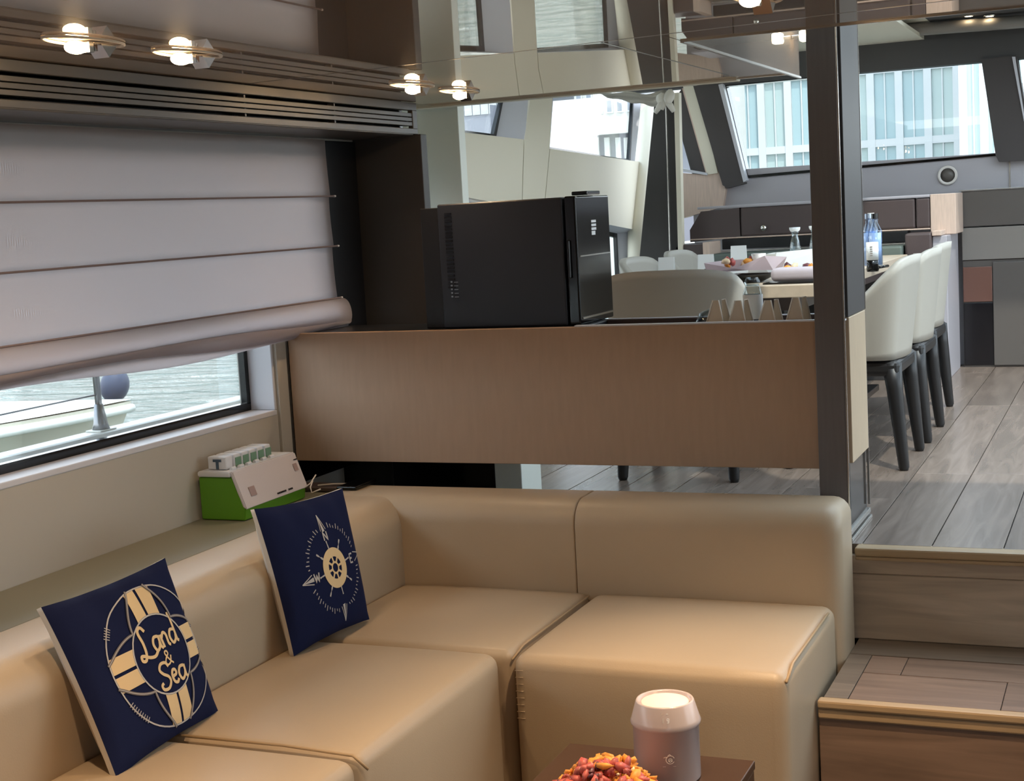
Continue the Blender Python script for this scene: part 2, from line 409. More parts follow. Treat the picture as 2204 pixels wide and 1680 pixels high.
# raised recess over the dining table
mkbox('recess_side', -1.10, -1.082, 3.77, 5.235, ZC+.003, 2.44, M_CEIL, ce, bev=0)
mkbox('recess_side', -1.082, 2.4, 3.745, 3.763, ZC+.013, 2.44, M_CEIL, ce, bev=0)
for q in ((-1.2, -1.05, 3.75, 8.9), (1.7, 2.4, 3.75, 8.9), (-1.05, 1.7, 3.75, 4.2), (-1.05, 1.7, 7.9, 8.9)): mkbox('recess_top', *q, 2.44, 2.46, M_OVER if q[2] > 7 else M_CREAM, ce, bev=0)
mkbox('added_skylight_pane', -1.05, 1.7, 4.2, 7.9, 2.45, 2.456, M_PANE, ce, bev=0)  # unseen skylight added to light the table and aisle from above
mkbox('recess_top', -3.0, -1.1, 5.0, 8.9, 2.36, 2.38, M_CREAM, ce, bev=0)
for q in ((-3.2, -1.05, -3.6, 9.0), (1.7, 2.6, -3.6, 9.0), (-1.05, 1.7, -3.6, 4.2), (-1.05, 1.7, 7.9, 9.0)): mkbox('roof', *q, 2.50, 2.56, M_GEL, ce, bev=0)

# --- forward port wall: two raked windows in a cream lining
XF = -2.9
def px_poly(pts, **k): return [P(a, b, **k) for a, b in pts]
def plate(name, pts, vec, m, parent=None, **k): return link(name, prism(B(), pts, vec), m, parent, **k)
wf = struct_empty('wall_port_forward'); wf.name = 'wall_port.001'
def L2(pts, x): return [Vector((x, a, b)) for a, b in pts]
OUT = (-.10, 0, 0)
# window bottoms slope down going forward; jambs rake aft going down
wa_l, wa_r, wb_l, wb_r = 5.6, (7.23, 2.08, 7.11, 1.886), (7.62, 2.15, 7.467, 1.845), (9.15, 2.15, 8.98, 1.79)
LZ0 = .80           # lower windows, their heads slope down going forward
def lh(y): return 1.585-.0909*(max(y, 5.6)-6.5)
plate('lining_panel', L2([(4.7, lh(4.7)), (5.6, lh(5.6)), (7.036, lh(7.04)), (7.040, 1.585), (7.105, 1.886), (4.7, 1.93)], XF), OUT, M_CREAM, wf)
plate('lining_panel', L2([(4.7, 1.93), (5.6, 1.915), (5.6, 2.36), (4.7, 2.36)], XF), OUT, M_CREAM, wf)
plate('lining_panel', L2([(4.7, ZL), (7.0, ZL), (7.0, LZ0), (4.7, LZ0)], XF), OUT, M_CREAM, wf)
plate('lining_panel', L2([(7.004, ZL), (7.35, ZL), (7.36, 1.585), (7.467, 1.845), (7.62, 2.36), (7.36, 2.36), (7.115, 1.886), (7.048, 1.585)], XF), OUT, M_CREAM, wf)
plate('lining_panel', L2([(7.354, ZL), (9.8, ZL), (9.8, LZ0), (7.354, LZ0)], XF), OUT, M_CREAM, wf)
plate('lining_panel', L2([(7.366, lh(7.36)), (9.8, lh(9.8)), (9.8, 1.765), (9.30, 1.785), (7.474, 1.845), (7.370, 1.585)], XF), OUT, M_CREAM, wf)
plate('lining_panel', L2([(8.95, LZ0), (9.8, LZ0), (9.8, lh(9.8)), (8.95, lh(8.95))], XF), OUT, M_CREAM, wf)
def raked_window(name, pts, parent=None):
    wn = struct_empty(name)
    c = sum((Vector(p) for p in pts), Vector())/len(pts)
    dx = Vector((-.12, 0, 0))
    bm = B(); inn = [Vector((XF-.1, p[1]+(.028 if p[1] < c.y else -.13), p[2]+(.012 if p[2] < c.z else -.01))) for p in [(0, *q) for q in [(v[1], v[2]) for v in pts]]]
    outp = [Vector((XF-.1, v[1], v[2])) for v in pts]
    # reveal: outer loop on the wall face to the inner loop at the glass
    a = [bm.verts.new(Vector((XF, v[1], v[2]))) for v in pts]; b = [bm.verts.new(v) for v in inn]
    for i in range(4):
        j = (i+1) % 4; bm.faces.new((a[i], a[j], b[j], b[i]))
    link('window_reveal', bm, M_TRIMW, wn)
    bm = B(); g = .025; cc = sum(inn, Vector())/4
    inn2 = [v+Vector((0, g if v.y < cc.y else -g, g*.7 if v.z < cc.z else -g)) for v in inn]
    for i in range(4):
        j = (i+1) % 4; prism(bm, [inn[i], inn[j], inn2[j], inn2[i]], (-.02, 0, 0))
    link('window_frame', bm, M_BLACK, wn)
    plate('pane', [v+Vector((-.012, 0, 0)) for v in inn2], (-.005, 0, 0), M_PANE, wn)
    return wn
raked_window('window_2', [(0, 5.6, 1.915), (0, 7.11, 1.886), (0, 7.36, 2.3), (0, 5.6, 2.3)])
raked_window('window_3', [(0, 7.467, 1.845), (0, 9.28, 1.786), (0, 9.44, 2.3), (0, 7.62, 2.3)])
raked_window('window_9', [(0, 5.0, LZ0), (0, 7.0, LZ0), (0, 7.03, lh(7.03)), (0, 5.0, lh(5.0))])
raked_window('window_10', [(0, 7.36, LZ0), (0, 8.95, LZ0), (0, 8.95, lh(8.95)), (0, 7.36, lh(7.36))])
link('trim_2', tube(B(), [P(1373, 640, x=-2.88), P(1375, 492, x=-2.88), P(1403, 220, x=-2.88)], .07, 14), M_CREAM, kind='structure', smooth=True)

# --- forward wall: dash, windscreen, pillars
YW = 8.75
fw = struct_empty('wall_forward')
mkbox('dash_panel', -2.5, 2.4, YW+.06, YW+.12, ZU, 1.70, M_DASH, fw)
for px in (2172,):
    x = P(px, 390, y=YW).x; mkbox('panel_joint', x-.004, x+.004, YW+.052, YW+.07, 1.49, 1.68, M_BRIGHT, fw, bev=0)
zt = P(1860, 157, y=YW+.06).z
mkbox('overhead_panel', -1.6, 2.4, YW+.02, YW+.12, zt, 2.46, M_OVER, fw)
mkbox('overhead_panel', -2.9, -1.6, YW+.03, YW+.12, zt, 2.46, M_OVER, fw)
plate('pillar_cover', px_poly([(2112, 128), (2188, 118), (2225, 340), (2215, 345), (2150, 348), (2143, 335)], y=YW), (0, .1, 0), M_APILLAR, fw)
plate('pillar_cover', px_poly([(1492, 185), (1548, 180), (1603, 395), (1565, 405), (1555, 398)], y=YW), (0, .1, 0), M_APILLAR, fw)
plate('pillar_edge', px_poly([(1546, 182), (1555, 180), (1606, 388), (1600, 392)], y=YW-.01), (0, .1, 0), M_TRIMW, fw)
plate('pillar_edge', px_poly([(2178, 122), (2185, 122), (2207, 262), (2204, 262)], y=YW-.01), (0, .1, 0), M_TRIMW, fw)
plate('pillar_lining', px_poly([(1468, 190), (1496, 184), (1562, 408), (1556, 445), (1466, 470), (1466, 372), (1520, 376)], y=YW+.02), (0, .1, 0), M_PINK, fw)
plate('pillar_lining', px_poly([(1470, 186), (1500, 184), (1545, 372), (1522, 376)], y=YW+.012), (0, .05, 0), M_CREAM, fw)
plate('pillar_trim', px_poly([(1466, 362), (1522, 372), (1522, 377), (1466, 368)], y=YW+.0), (0, .03, 0), M_TRIMW, fw)
ws = struct_empty('window_4')
plate('pane', px_poly([(1556, 170), (2114, 120), (2147, 335), (1606, 385)], y=YW+.1), (0, .005, 0), M_PANE, ws)
plate('window_frame', px_poly([(1600, 378), (2146, 330), (2147, 335), (1602, 384)], y=YW+.05), (0, .08, 0), M_BLACK, ws)
plate('window_frame', px_poly([(1556, 182), (1562, 181), (1610, 380), (1604, 384)], y=YW+.05), (0, .08, 0), M_BLACK, ws)
plate('window_frame', px_poly([(1540, 180), (1745, 161), (1745, 168), (1540, 188)], y=YW+.045), (0, .08, 0), M_BLACK, ws)
ws2 = struct_empty('window_5')
x = P(2195, 200, y=YW+.1).x
mkbox('pane', x-.1, 1.6, YW+.1, YW+.105, 1.6, zt, M_PANE, ws2, bev=0)
plate('window_frame', px_poly([(2186, 121), (2192, 120), (2213, 290), (2207, 290)], y=YW+.05), (0, .08, 0), M_BLACK, ws2)
ws3 = struct_empty('window_6')
plate('pane', px_poly([(1463, 290), (1466, 290), (1492, 374), (1464, 370)], y=YW+.02), (0, .005, 0), M_PANE, ws3)
plate('window_frame', px_poly([(1462, 198), (1470, 188), (1522, 374), (1488, 372), (1464, 285)], y=YW+.03), (0, .06, 0), M_APILLAR, ws3)

# --- tall panel at the end of the saloon, pale panel behind it
mkbox('trim_8', -2.655, -2.640, 4.60, 4.83, 1.121, 1.80, M_BLACKM, kind='structure')
mkbox('trim_10', -2.66, -2.641, 4.28, 4.83, .63, 1.12, M_BLACK, kind='structure')
mkbox('trim_3', -2.655, P(905, 290, y=4.83).x, 4.83, 4.88, ZU, 1.81, M_DARK, kind='structure')
mkbox('trim_4', -2.85, P(985, 240, y=5.3).x, 5.3, 5.36, ZU, 2.36, M_COLW, kind='structure')
# dark leaning panel and pale post beside the forward wall
plate('trim_5', px_poly([(1410, 205), (1450, 203), (1461, 600), (1372, 600)], y=8.1), (0, .06, 0), M_DARK, kind='structure')
plate('trim_6', px_poly([(1450, 200), (1461, 199), (1470, 600), (1461, 600)], y=8.08), (0, .05, 0), M_CREAM, kind='structure')
plate('trim_7', px_poly([(1431, 205), (1433, 205), (1444, 600), (1442, 600)], y=8.07), (0, .02, 0), M_BRIGHT, kind='structure')

# ================================================================== SOFA
sofa = thing('corner_sofa', 'beige leather corner sofa with tall seat blocks running along window and step', 'sofa')
SEAT = .385
def seat(name, *a, r=.035, crown=.012, cf=0, label=None):
    return link(name, softbox(*a, r, crown=crown, crown_front=cf), M_LEATHER, sofa, smooth=True, label=label)
seat('seat_cushion', -1.478, -.768, 3.345, 3.985, -.045, SEAT, cf=.006)
seat('seat_cushion', -2.11, -1.487, 3.372, 3.985, -.045, SEAT, r=.03, label='corner seat block')
seat('seat_cushion', -2.11, -1.515, 2.612, 3.370, -.045, SEAT)
seat('seat_cushion', -2.11, -1.515, 1.50, 2.608, -.045, SEAT)
seat('seat_cushion', -2.11, -1.515, .40, 1.496, -.045, SEAT)
def backrest(along, a0, a1, p0, p1, ztop, r0, r1, e0=.012, e1=.012):
    """upholstered back: rounded profile across p0 (front) to p1 (rear), swept a0..a1 along an axis, ends softened"""
    def prof(ins):
        q0, q1, zt_ = p0+(ins if p1 > p0 else -ins), p1-(ins if p1 > p0 else -ins), ztop-ins
        sg = 1 if p1 > p0 else -1; ra, rb = max(.004, r0-ins), max(.004, r1-ins); pts = [(q0, 0), (q0, .2), (q0, zt_-ra)]
        pts += [(q0+sg*ra*(1-math.cos(t)), zt_-ra+ra*math.sin(t)) for t in [math.pi/2*k/7 for k in range(1, 8)]]
        pts += [(q1-sg*rb*(1-math.sin(t)), zt_-rb+rb*math.cos(t)) for t in [math.pi/2*k/5 for k in range(0, 6)]]
        pts += [(q1, .2), (q1, 0)]; return pts
    st_ = []
    for k in range(5, -1, -1): t = math.pi/2*k/5; st_.append((a0+e0*(1-math.sin(t)), e0*(1-math.cos(t))))
    st_ += [(a0+e0+.03, 0), (a1-e1-.03, 0)]
    for k in range(5, -1, -1): t = math.pi/2*k/5; st_.append((a1-e1*(1-math.cos(t)), e1*(1-math.sin(t))))
    bm = B(); rows = []
    for a, ins in st_:
        rows.append([bm.verts.new((a, p, z) if along == 'x' else (p, a, z)) for p, z in prof(ins)])
    for a, b in zip(rows, rows[1:]):
        for k in range(len(a)-1): bm.faces.new((a[k], a[k+1], b[k+1], b[k]))
    bm.faces.new(rows[0]); bm.faces.new(list(reversed(rows[-1])))
    return link('backrest', bm, M_LEATHER, sofa, smooth=True)
backrest('x', -1.5285, -.752, 3.975, 4.205, .655, .075, .05, .006, .05)
backrest('x', -2.36, -1.5295, 3.975, 4.205, .655, .075, .05, .006, .006)
backrest('y', 2.05, 4.10, -2.10, -2.37, .648, .09, .06, .006, .02)
backrest('y', .40, 2.048, -2.10, -2.37, .648, .09, .06, .006, .006)
def piping(pts, r=.004): return link('piping', tube(B(), pts, r, 6), M_LEATHER_PIPE, sofa, smooth=True)
piping([(-1.495, 2.61, .36), (-1.53, 2.61, SEAT+.002), (-1.7, 2.61, SEAT+.009), (-2.0, 2.61, SEAT+.007)], .0035)
piping([(-.772, 3.36, SEAT-.022), (-.775, 3.45, SEAT-.003), (-.775, 3.9, SEAT-.003)])
piping([(-1.487, 3.375, SEAT-.02), (-1.485, 3.45, SEAT-.003), (-1.483, 3.95, SEAT-.003)], .003)
bm = B()
for i in range(0): tube(bm, [(-.800, 3.3405, SEAT-.04-.022*i), (-.780, 3.347, SEAT-.036-.022*i)], .0012, 5)
for i in range(8): tube(bm, [(-1.470, 3.350, SEAT-.04-.018*i), (-1.445, 3.3405, SEAT-.036-.018*i)], .0013, 5)
link('stitch_pucker', bm, M_LEATHER, sofa, smooth=True, kind='stuff')
mkbox('plinth', -2.1, -.80, 3.5, 4.2, ZL, -.045, M_FLOORD, sofa)
mkbox('plinth', -2.3, -1.62, .45, 3.5, ZL, -.045, M_FLOORD, sofa)
# ledge behind the sofa
mkbox('side_ledge', -2.65, -2.373, -.5, 4.24, .59, .63, M_LEDGE, label='narrow sage grey ledge between the sofa back and the window wall', cat='ledge')
bpy.data.objects['side_ledge'].data.materials[0] = M_LEDGE

# ================================================================== CABINET, POSTS, FRIDGE
cab = thing('low_sideboard', 'long low sideboard with beige back panel dividing saloon from dining area', 'sideboard')
mkbox('back_panel', -2.63, -.800, 4.25, 4.275, .716, 1.148, M_BEIGE, cab, bev=.002)
mkbox('end_panel', -.815, -.765, 4.285, 4.56, .728, 1.155, M_BEIGE2, cab, bev=.002, label='pale oak end panel')
mkbox('top', -2.63, -1.60, 4.275, 4.62, 1.10, 1.143, M_BLACKM, cab)
mkbox('tray_floor', -1.60, -.815, 4.275, 4.56, 1.085, 1.10, M_SETTEE, cab)
mkbox('tray_rim', -1.60, -.815, 4.56, 4.575, 1.085, 1.143, M_SETTEE, cab)
mkbox('tray_rim', -1.60, -.77, 4.2505, 4.272, 1.148, 1.153, M_TRIMW, cab, bev=.001, label='pale rim strip')
mkbox('tray_rim', -1.60, -.815, 4.558, 4.577, 1.143, 1.147, M_TRIMW, cab, bev=.001, label='pale rim strip')
mkbox('underside', -2.63, -.815, 4.275, 4.56, .716, .735, M_BLACKM, cab)
mkbox('front_panel', -2.63, -.815, 4.56, 4.575, .72, 1.085, M_BEIGE2, cab)
bm = B(); box(bm, -2.80, -2.055, 4.60, 4.78, ZU, .735); link('plinth', bm, M_BLACK, cab)
mkbox('lit_plinth_end', -2.053, -1.952, 4.60, 4.78, ZU, .735, M_COLW, cab, label='plinth end coloured pale grey as if lit')  # paler than the plinth to imitate light falling on its end
mkbox('plinth_joint', -2.452, -2.448, 4.597, 4.60, ZU, .73, M_DARK, cab, bev=0)
bm = B(); box(bm, -.80, -.775, 4.285, 4.56, .535, .728); link('base_block', bm, M_BLACK, cab)
bm = B(); box(bm, -.785, -.766, 4.250, 4.60, .500, .511, .002); box(bm, -.787, -.768, 4.250, 4.585, .520, .535, .002); link('base_rail', bm, M_BRIGHT, cab, label='bright metal base rail')

po = thing('tall_post', 'tall dark bronze post from floor to ceiling behind the sofa end', 'post')
bm = B(); box(bm, -.851, -.770, 4.215, 4.248, ZU, 2.435, .002); link('post_face', bm, M_POST, po)
bm = B(); box(bm, -.769, -.765, 4.214, 4.222, ZU, 2.435); link('edge_strip', bm, M_BRIGHT, po)
po2 = thing('upper_post', 'dark post standing on the pale oak end of the sideboard', 'post')
bm = B(); box(bm, -.83, -.767, 4.285, 4.57, 1.156, 2.435, .002); link('post_face', bm, M_DARK, po2)
bm = B(); box(bm, -.772, -.7655, 4.571, 4.575, 1.157, 2.435); link('edge_strip', bm, M_BRIGHT, po2)
bm = B(); box(bm, -.772, -.7655, 4.562, 4.566, .55, 1.15); link('edge_strip', bm, M_BRIGHT, cab)

fr = thing('mini_fridge', 'black mini fridge with glossy door standing on the sideboard', 'fridge')
fz0, fz1 = 1.144, 1.549
link('body', softbox(-2.098, -1.662, 4.36, 4.68, fz0, fz1, .006, n=2), M_FRIDGE, fr)
link('door', softbox(-1.656, -1.618, 4.362, 4.682, fz0, fz1+.002, .006, n=2), M_BLACK, fr, label='glossy black door')
mkbox('door_handle', -1.650, -1.640, 4.352, 4.363, fz0+.15, fz0+.27, M_BLACK, fr)
mkbox('rear_housing', -2.17, -2.10, 4.38, 4.66, fz0, fz1-.01, M_BLACKM, fr)
bm = B()
for i in range(20): box(bm, -2.072, -2.047, 4.357, 4.362, fz1-.035-.0125*i, fz1-.029-.0125*i)
link('vent', bm, M_BLACK, fr, kind='stuff')
bm = B()
for i in range(5):
    box(bm, -2.062, -2.056, 4.3555, 4.3575, fz0+.12-.012*i+.03, fz0+.125-.012*i+.03); box(bm, -2.050, -2.036, 4.3555, 4.3575, fz0+.12-.012*i+.03, fz0+.122-.012*i+.03)
link('vent_glint', bm, M_STEEL, fr, kind='stuff')
bm = B()
for i in range(3): box(bm, -1.6178, -1.617, 4.50, 4.545, fz1-.085-.012*i, fz1-.077-.012*i)
box(bm, -1.6178, -1.617, 4.50, 4.535, fz1-.125, fz1-.112)
link('label', bm, M_PAPER, fr, label='small white printed label')
mkbox('door_trim', -1.618, -1.615, 4.38, 4.67, fz1-.190, fz1-.186, M_CHROME, fr, bev=0); mkbox('door_trim', -1.618, -1.615, 4.38, 4.67, fz0+.018, fz0+.024, M_CHROME, fr, bev=0)
mkbox('black_box', -1.655, -1.60, 4.43, 4.55, fz1+.004, fz1+.016, M_BLACK, label='thin flat black box lying on top of the fridge', cat='box')

# ================================================================== BLIND, GRILLE
bl = thing('roman_blind', 'pale grey roman blind half lowered over the saloon window', 'blind')
XB = -2.615; y0b, y1b = .2, 4.565
zs = [1.803, 1.605, 1.430, 1.247]
def fold(z1, z0, d0=.0, d1=.007, x=XB):
    bm = B(); n = 24; m_ = 8; grid = []
    for i in range(n+1):
        y = y0b+(y1b-y0b)*i/n; row = []
        for j in range(m_+1):
            t = j/m_; z = z1+(z0-z1)*t
            xx = x+d0+(d1-d0)*t**1.5+.002*math.sin(i*.9+j*.3)*(1-t)
            row.append(bm.verts.new((xx, y, z)))
        grid.append(row)
    for a, b in zip(grid, grid[1:]):
        for j in range(m_): bm.faces.new((a[j], a[j+1], b[j+1], b[j]))
    geo = bmesh.ops.solidify(bm, geom=bm.faces[:], thickness=.002)
    return link('fabric_panel', bm, M_BLIND, bl, smooth=True)
for a, b in zip(zs, zs[1:]): fold(a-.003, b)
M_SEAM = mat('blind seam', (128, 112, 110), .8)
for z in zs[1:]:
    link('seam_rod', tube(B(), [(XB+.010, y0b, z-.002), (XB+.010, y1b+.02, z-.002)], .0035, 6), M_SEAM, bl)
    link('rod_tip', tube(B(), [(XB+.010, y1b+.02, z-.002), (XB+.010, y1b+.03, z-.002)], .004, 6), M_WHITEC, bl)
# gathered folds at the hem
def hem(name, zt_, zb_, xo, bulge, ph):
    bm = B(); n = 40; m_ = 14; grid = []
    for i in range(n+1):
        y = y0b+(y1b+.035-y0b)*i/n; row = []
        sag = .010*math.sin(y*2.2+ph)+.006*math.sin(y*5.1+ph*2)
        for j in range(m_+1):
            a = math.pi*j/m_
            z = zt_-(zt_-zb_)*(1-math.cos(a))/2+sag*math.sin(a/2)
            row.append(bm.verts.new((XB+xo+bulge*math.sin(a)+.004*math.sin(y*3+j*.5+ph), y, z)))
        grid.append(row)
    for a, b in zip(grid, grid[1:]):
        for j in range(m_): bm.faces.new((a[j], a[j+1], b[j+1], b[j]))
    bmesh.ops.solidify(bm, geom=bm.faces[:], thickness=.003)
    return link(name, bm, M_BLIND, bl, smooth=True)
hem('hem_fold', 1.243, 1.160, .006, .040, .4)
hem('hem_fold', 1.195, 1.145, .004, .034, 1.7)
hem('hem_fold', 1.170, 1.128, .000, .022, 2.6)

gr = thing('air_grille', 'long slatted air grille under the ceiling above the blind', 'grille')
XG = -2.395; gz0, gz1 = 1.811, 1.921; gy0, gy1 = .2, 4.86
bm = B()
box(bm, XG-.02, XG, gy0, gy1, gz1-.026, gz1+.002, .002); box(bm, XG-.02, XG, gy0, gy1, gz0, gz0+.020, .002)
box(bm, XG-.02, XG, gy1-.035, gy1, gz0+.019, gz1-.025, .002)
link('frame', bm, M_GRILLE, gr)
mkbox('backing', XG-.05, XG-.045, gy0, gy1-.03, gz0, gz1, M_BLACK, gr, bev=0)
mkbox('pelmet_bottom', -2.65, XG-.001, gy0, 4.825, gz0-.004, gz0+.003, M_GRILLE, gr)
hh = (gz1-.026-(gz0+.020))
for i in range(3):
    zc_ = gz0+.020+hh*(i+1)/4
    mkbox('slat', XG-.035, XG-.003, gy0, gy1-.034, zc_-.0065, zc_+.0065, M_GRILLE, gr, bev=.001)
for y in (1.4, 2.6, 3.75, 4.28):
    mkbox('divider', XG-.036, XG-.012, y-.004, y+.004, gz0+.019, gz1-.025, M_GRILLE, gr, bev=0)

# ================================================================== DOWNLIGHTS
def downlight(x, y, label, group=None, off=-.06, watts=14, cone=115):
    z = cz(x)-.004
    t = thing('twin_downlight', label, 'ceiling light', group=group)
    ring = B(); n_ = 40
    loops = [[ring.verts.new((x+(.048+d)*math.cos(a), y+(.122+d)*math.sin(a), z+dz)) for a in [2*math.pi*k/n_ for k in range(n_)]] for d, dz in ((-.003, .003), (-.003, -.001), (0, -.0025), (.003, -.001), (.003, .003))]
    for p_, q_ in zip(loops, loops[1:]):
        for k in range(n_): ring.faces.new((p_[k], p_[(k+1) % n_], q_[(k+1) % n_], q_[k]))
    link('trim_ring', ring, M_CLOTH, t, smooth=True)
    bm = B(); box(bm, x-.012, x+.012, y+off+.03, y+off+.045, z-.022, z); box(bm, x-.010, x+.010, y+off+.05, y+off+.06, z-.018, z); link('lamp_socket', bm, M_CHROME, t)
    bm = B(); prism(bm, [(x-.02, y+.03, z-.003), (x-.02, y+.085, z-.003), (x-.02, y+.055, z-.030)], (.04, 0, 0)); link('reflector_wing', bm, M_CHROME, t)
    bm = B(); bmesh.ops.create_icosphere(bm, subdivisions=3, radius=1)
    for v in bm.verts: v.co = Vector((x+v.co.x*.022, y+off+v.co.y*.027, z-.014+v.co.z*.014))
    link('bulb', bm, M_BULB, t, smooth=True)
    bm = B(); bmesh.ops.create_icosphere(bm, subdivisions=2, radius=1)
    for v in bm.verts: v.co = Vector((x+v.co.x*.010, y+.055+v.co.y*.022, z-.034+v.co.z*.006))
    ld = bpy.data.lights.new('downlight_beam', 'SPOT'); lo = bpy.data.objects.new('downlight_beam', ld); COL.objects.link(lo)
    bm.free()
    lo.parent = t; lo.location = (x, y+off, z-.05); ld.energy = watts; ld.color = (1, .70, .43); ld.spot_size = math.radians(cone); ld.spot_blend = .8; ld.shadow_soft_size = .03
    return t
W_L = 8
downlight(-2.08, 2.63, 'lit twin downlight in the glossy ceiling, first above the blind from the left', off=-.03, watts=W_L)
downlight(-2.06, 2.98, 'lit twin downlight in the glossy ceiling, second above the blind from the left', off=-.03, watts=W_L)
downlight(-2.08, 4.20, 'lit twin downlight beside the dark end of the air grille', off=.0, watts=6)
downlight(-2.075, 4.54, 'lit twin downlight at the edge of the cream ceiling reflection', off=.0, watts=6)
for (x, y, wt, lb, cn_) in ((-.72, 3.08, 74, 'lit twin downlight over the seat block by the steps', 78), (-1.6, 1.95, 40, 'lit twin downlight over the window side seats', 80), (-.85, 2.3, 16, 'lit twin downlight over the near edge of the coffee table', 80), (.1, 2.5, 50, 'unseen lit downlight added to brighten the saloon steps', 100)):  # the last one is unseen, added to brighten the dark steps
    downlight(x, y, lb, group='downlights over the saloon seating', watts=wt, cone=cn_)
lamp = thing('cube_lamp', 'small square lit lamp at the corner of the ceiling recess', 'lamp')
c = P(1733, 77, y=5.12)
mkbox('diffuser', c.x-.018, c.x+.018, c.y-.018, c.y+.018, c.z-.018, c.z+.018, M_BULBF, lamp, bev=.006)
mkbox('bracket', -1.081, c.x-.0175, c.y-.006, c.y+.006, c.z-.006, c.z+.006, M_CHROME, lamp)
for q, px in enumerate((2085, 2130)):
    c = P(px, 33, y=8.55)
    t = thing('overhead_lamp', ['small round lamp over the windscreen, nearer the dark posts', 'small round lamp over the windscreen, nearer the picture edge'][q], 'lamp')
    link('trim_ring', lathe(B(), [(.0, .004), (.03, .004), (.034, -.004), (.022, -.006)], c, 20), M_CHROME, t, smooth=True)
    link('lens', lathe(B(), [(0, -.008), (.021, -.006)], c, 16), M_BULBF, t)
# padded visor roll under the overhead
c0, c1 = P(1862, 72, y=8.6), P(2260, 42, y=8.6)
vr = thing('overhead_visor', 'grey padded roll above the windscreen with a small clip', 'visor')
link('roll', tube(B(), [c0, c0.lerp(c1, .5), c1], .035, 16), M_HELM2, vr, smooth=True)
c = P(1868, 58, y=8.55); mkbox('clip', c.x-.012, c.x+.012, c.y-.01, c.y, c.z-.006, c.z+.006, M_BLACK, vr)

# ================================================================== CUSHIONS
class Pil:
    """square cushion from four front-face corners, puffed towards the room"""
    def __init__(s, tl, tr, br, bl, puff=.042, thick=.055):
        s.c = [Vector(q) for q in (tl, tr, br, bl)]; s.puff = puff; s.thick = thick
        s.n = ((s.c[1]-s.c[3]).cross(s.c[0]-s.c[2])).normalized()
        if s.n.x < 0: s.n = -s.n
    def base(s, u, v):
        a, b = (u+1)/2, (v+1)/2
        # edges pulled in between the pointed corners
        k = .045
        uu = u*(1-k*(1-v*v)); vv = v*(1-k*(1-u*u)); a, b = (uu+1)/2, (vv+1)/2
        return (s.c[3]*(1-a)+s.c[2]*a)*(1-b)+(s.c[0]*(1-a)+s.c[1]*a)*b
    def h(s, u, v): return (max(0, 1-u*u)*max(0, 1-v*v))**.42
    def front(s, u, v, off=0):
        wr = (.0045*math.sin(11*u+4*v)*max(0, v-.25)+.003*math.sin(8*v-5*u)*max(0, -u-.4)+.003*math.sin(10*u-3*v)*max(0, -v-.5))*max(0, 1-u*u)**.3
        return s.base(u, v)+s.n*(s.puff*s.h(u, v)-s.puff*.6+wr+off)
    def back(s, u, v): return s.base(u, v)-s.n*(s.thick*s.h(u, v)*.8+s.puff*.6+.014)
    def grid(s, fn, n=28):
        bm = B(); g = [[bm.verts.new(fn(-1+2*i/n, -1+2*j/n)) for j in range(n+1)] for i in range(n+1)]
        for i in range(n):
            for j in range(n): bm.faces.new((g[i][j], g[i+1][j], g[i+1][j+1], g[i][j+1]))
        return bm
    def ribbon(s, bm, pts, wd, off=.0016, closed=False):
        """strip of width wd (uv units) along a polyline in uv"""
        q = [Vector((a, b)) for a, b in pts]
        # resample
        out = []
        for a, b in zip(q, q[1:]+([q[0]] if closed else [])):
            m_ = max(1, int((b-a).length/.035))
            out += [a.lerp(b, i/m_) for i in range(m_)]
        if not closed: out.append(q[-1])
        L = []
        for i, p in enumerate(out):
            t = (out[min(i+1, len(out)-1)]-out[max(i-1, 0)]) if not closed else out[(i+1) % len(out)]-out[i-1]
            if t.length < 1e-9: t = Vector((1, 0))
            t.normalize(); nn = Vector((-t.y, t.x)); w_ = wd(i/max(1, len(out)-1)) if callable(wd) else wd
            L.append((bm.verts.new(s.front(*(p+nn*w_/2), off)), bm.verts.new(s.front(*(p-nn*w_/2), off))))
        for i in range(len(L)-(0 if closed else 1)):
            a, b = L[i], L[(i+1) % len(L)]; bm.faces.new((a[0], a[1], b[1], b[0]))
    def sector(s, bm, r0, r1, a0, a1, cc=(0, 0), off=.0016, n=10, m_=4):
        g = [[bm.verts.new(s.front(cc[0]+(r0+(r1-r0)*j/m_)*math.cos(a0+(a1-a0)*i/n), cc[1]+(r0+(r1-r0)*j/m_)*math.sin(a0+(a1-a0)*i/n), off)) for j in range(m_+1)] for i in range(n+1)]
        for i in range(n):
            for j in range(m_): bm.faces.new((g[i][j], g[i+1][j], g[i+1][j+1], g[i][j+1]))
    def build(s, name, label):
        t = thing(name, label, 'cushion', group='navy printed cushions on the sofa')
        link('front_cover', s.grid(s.front), M_NAVY, t, smooth=True)
        link('back_cover', s.grid(s.back), M_PILBACK, t, smooth=True, label='oatmeal linen back')
        bm = B(); n = 40; per = []
        for e in range(4):
            for i in range(n):
                a = -1+2*i/n; per.append([(a, 1), (1, -a), (-a, -1), (-1, a)][e])
        A = [bm.verts.new(s.front(*p)) for p in per]; C_ = [bm.verts.new(s.back(*p)) for p in per]
        for i in range(len(per)):
            j = (i+1) % len(per); bm.faces.new((A[i], A[j], C_[j], C_[i]))
        link('side_gusset', bm, M_PILBACK, t, smooth=True)
        return t
def arc(cx_, cy_, r, a0, a1, n=14): return [(cx_+r*math.cos(a0+(a1-a0)*i/n), cy_+r*math.sin(a0+(a1-a0)*i/n)) for i in range(n+1)]
rad = math.radians
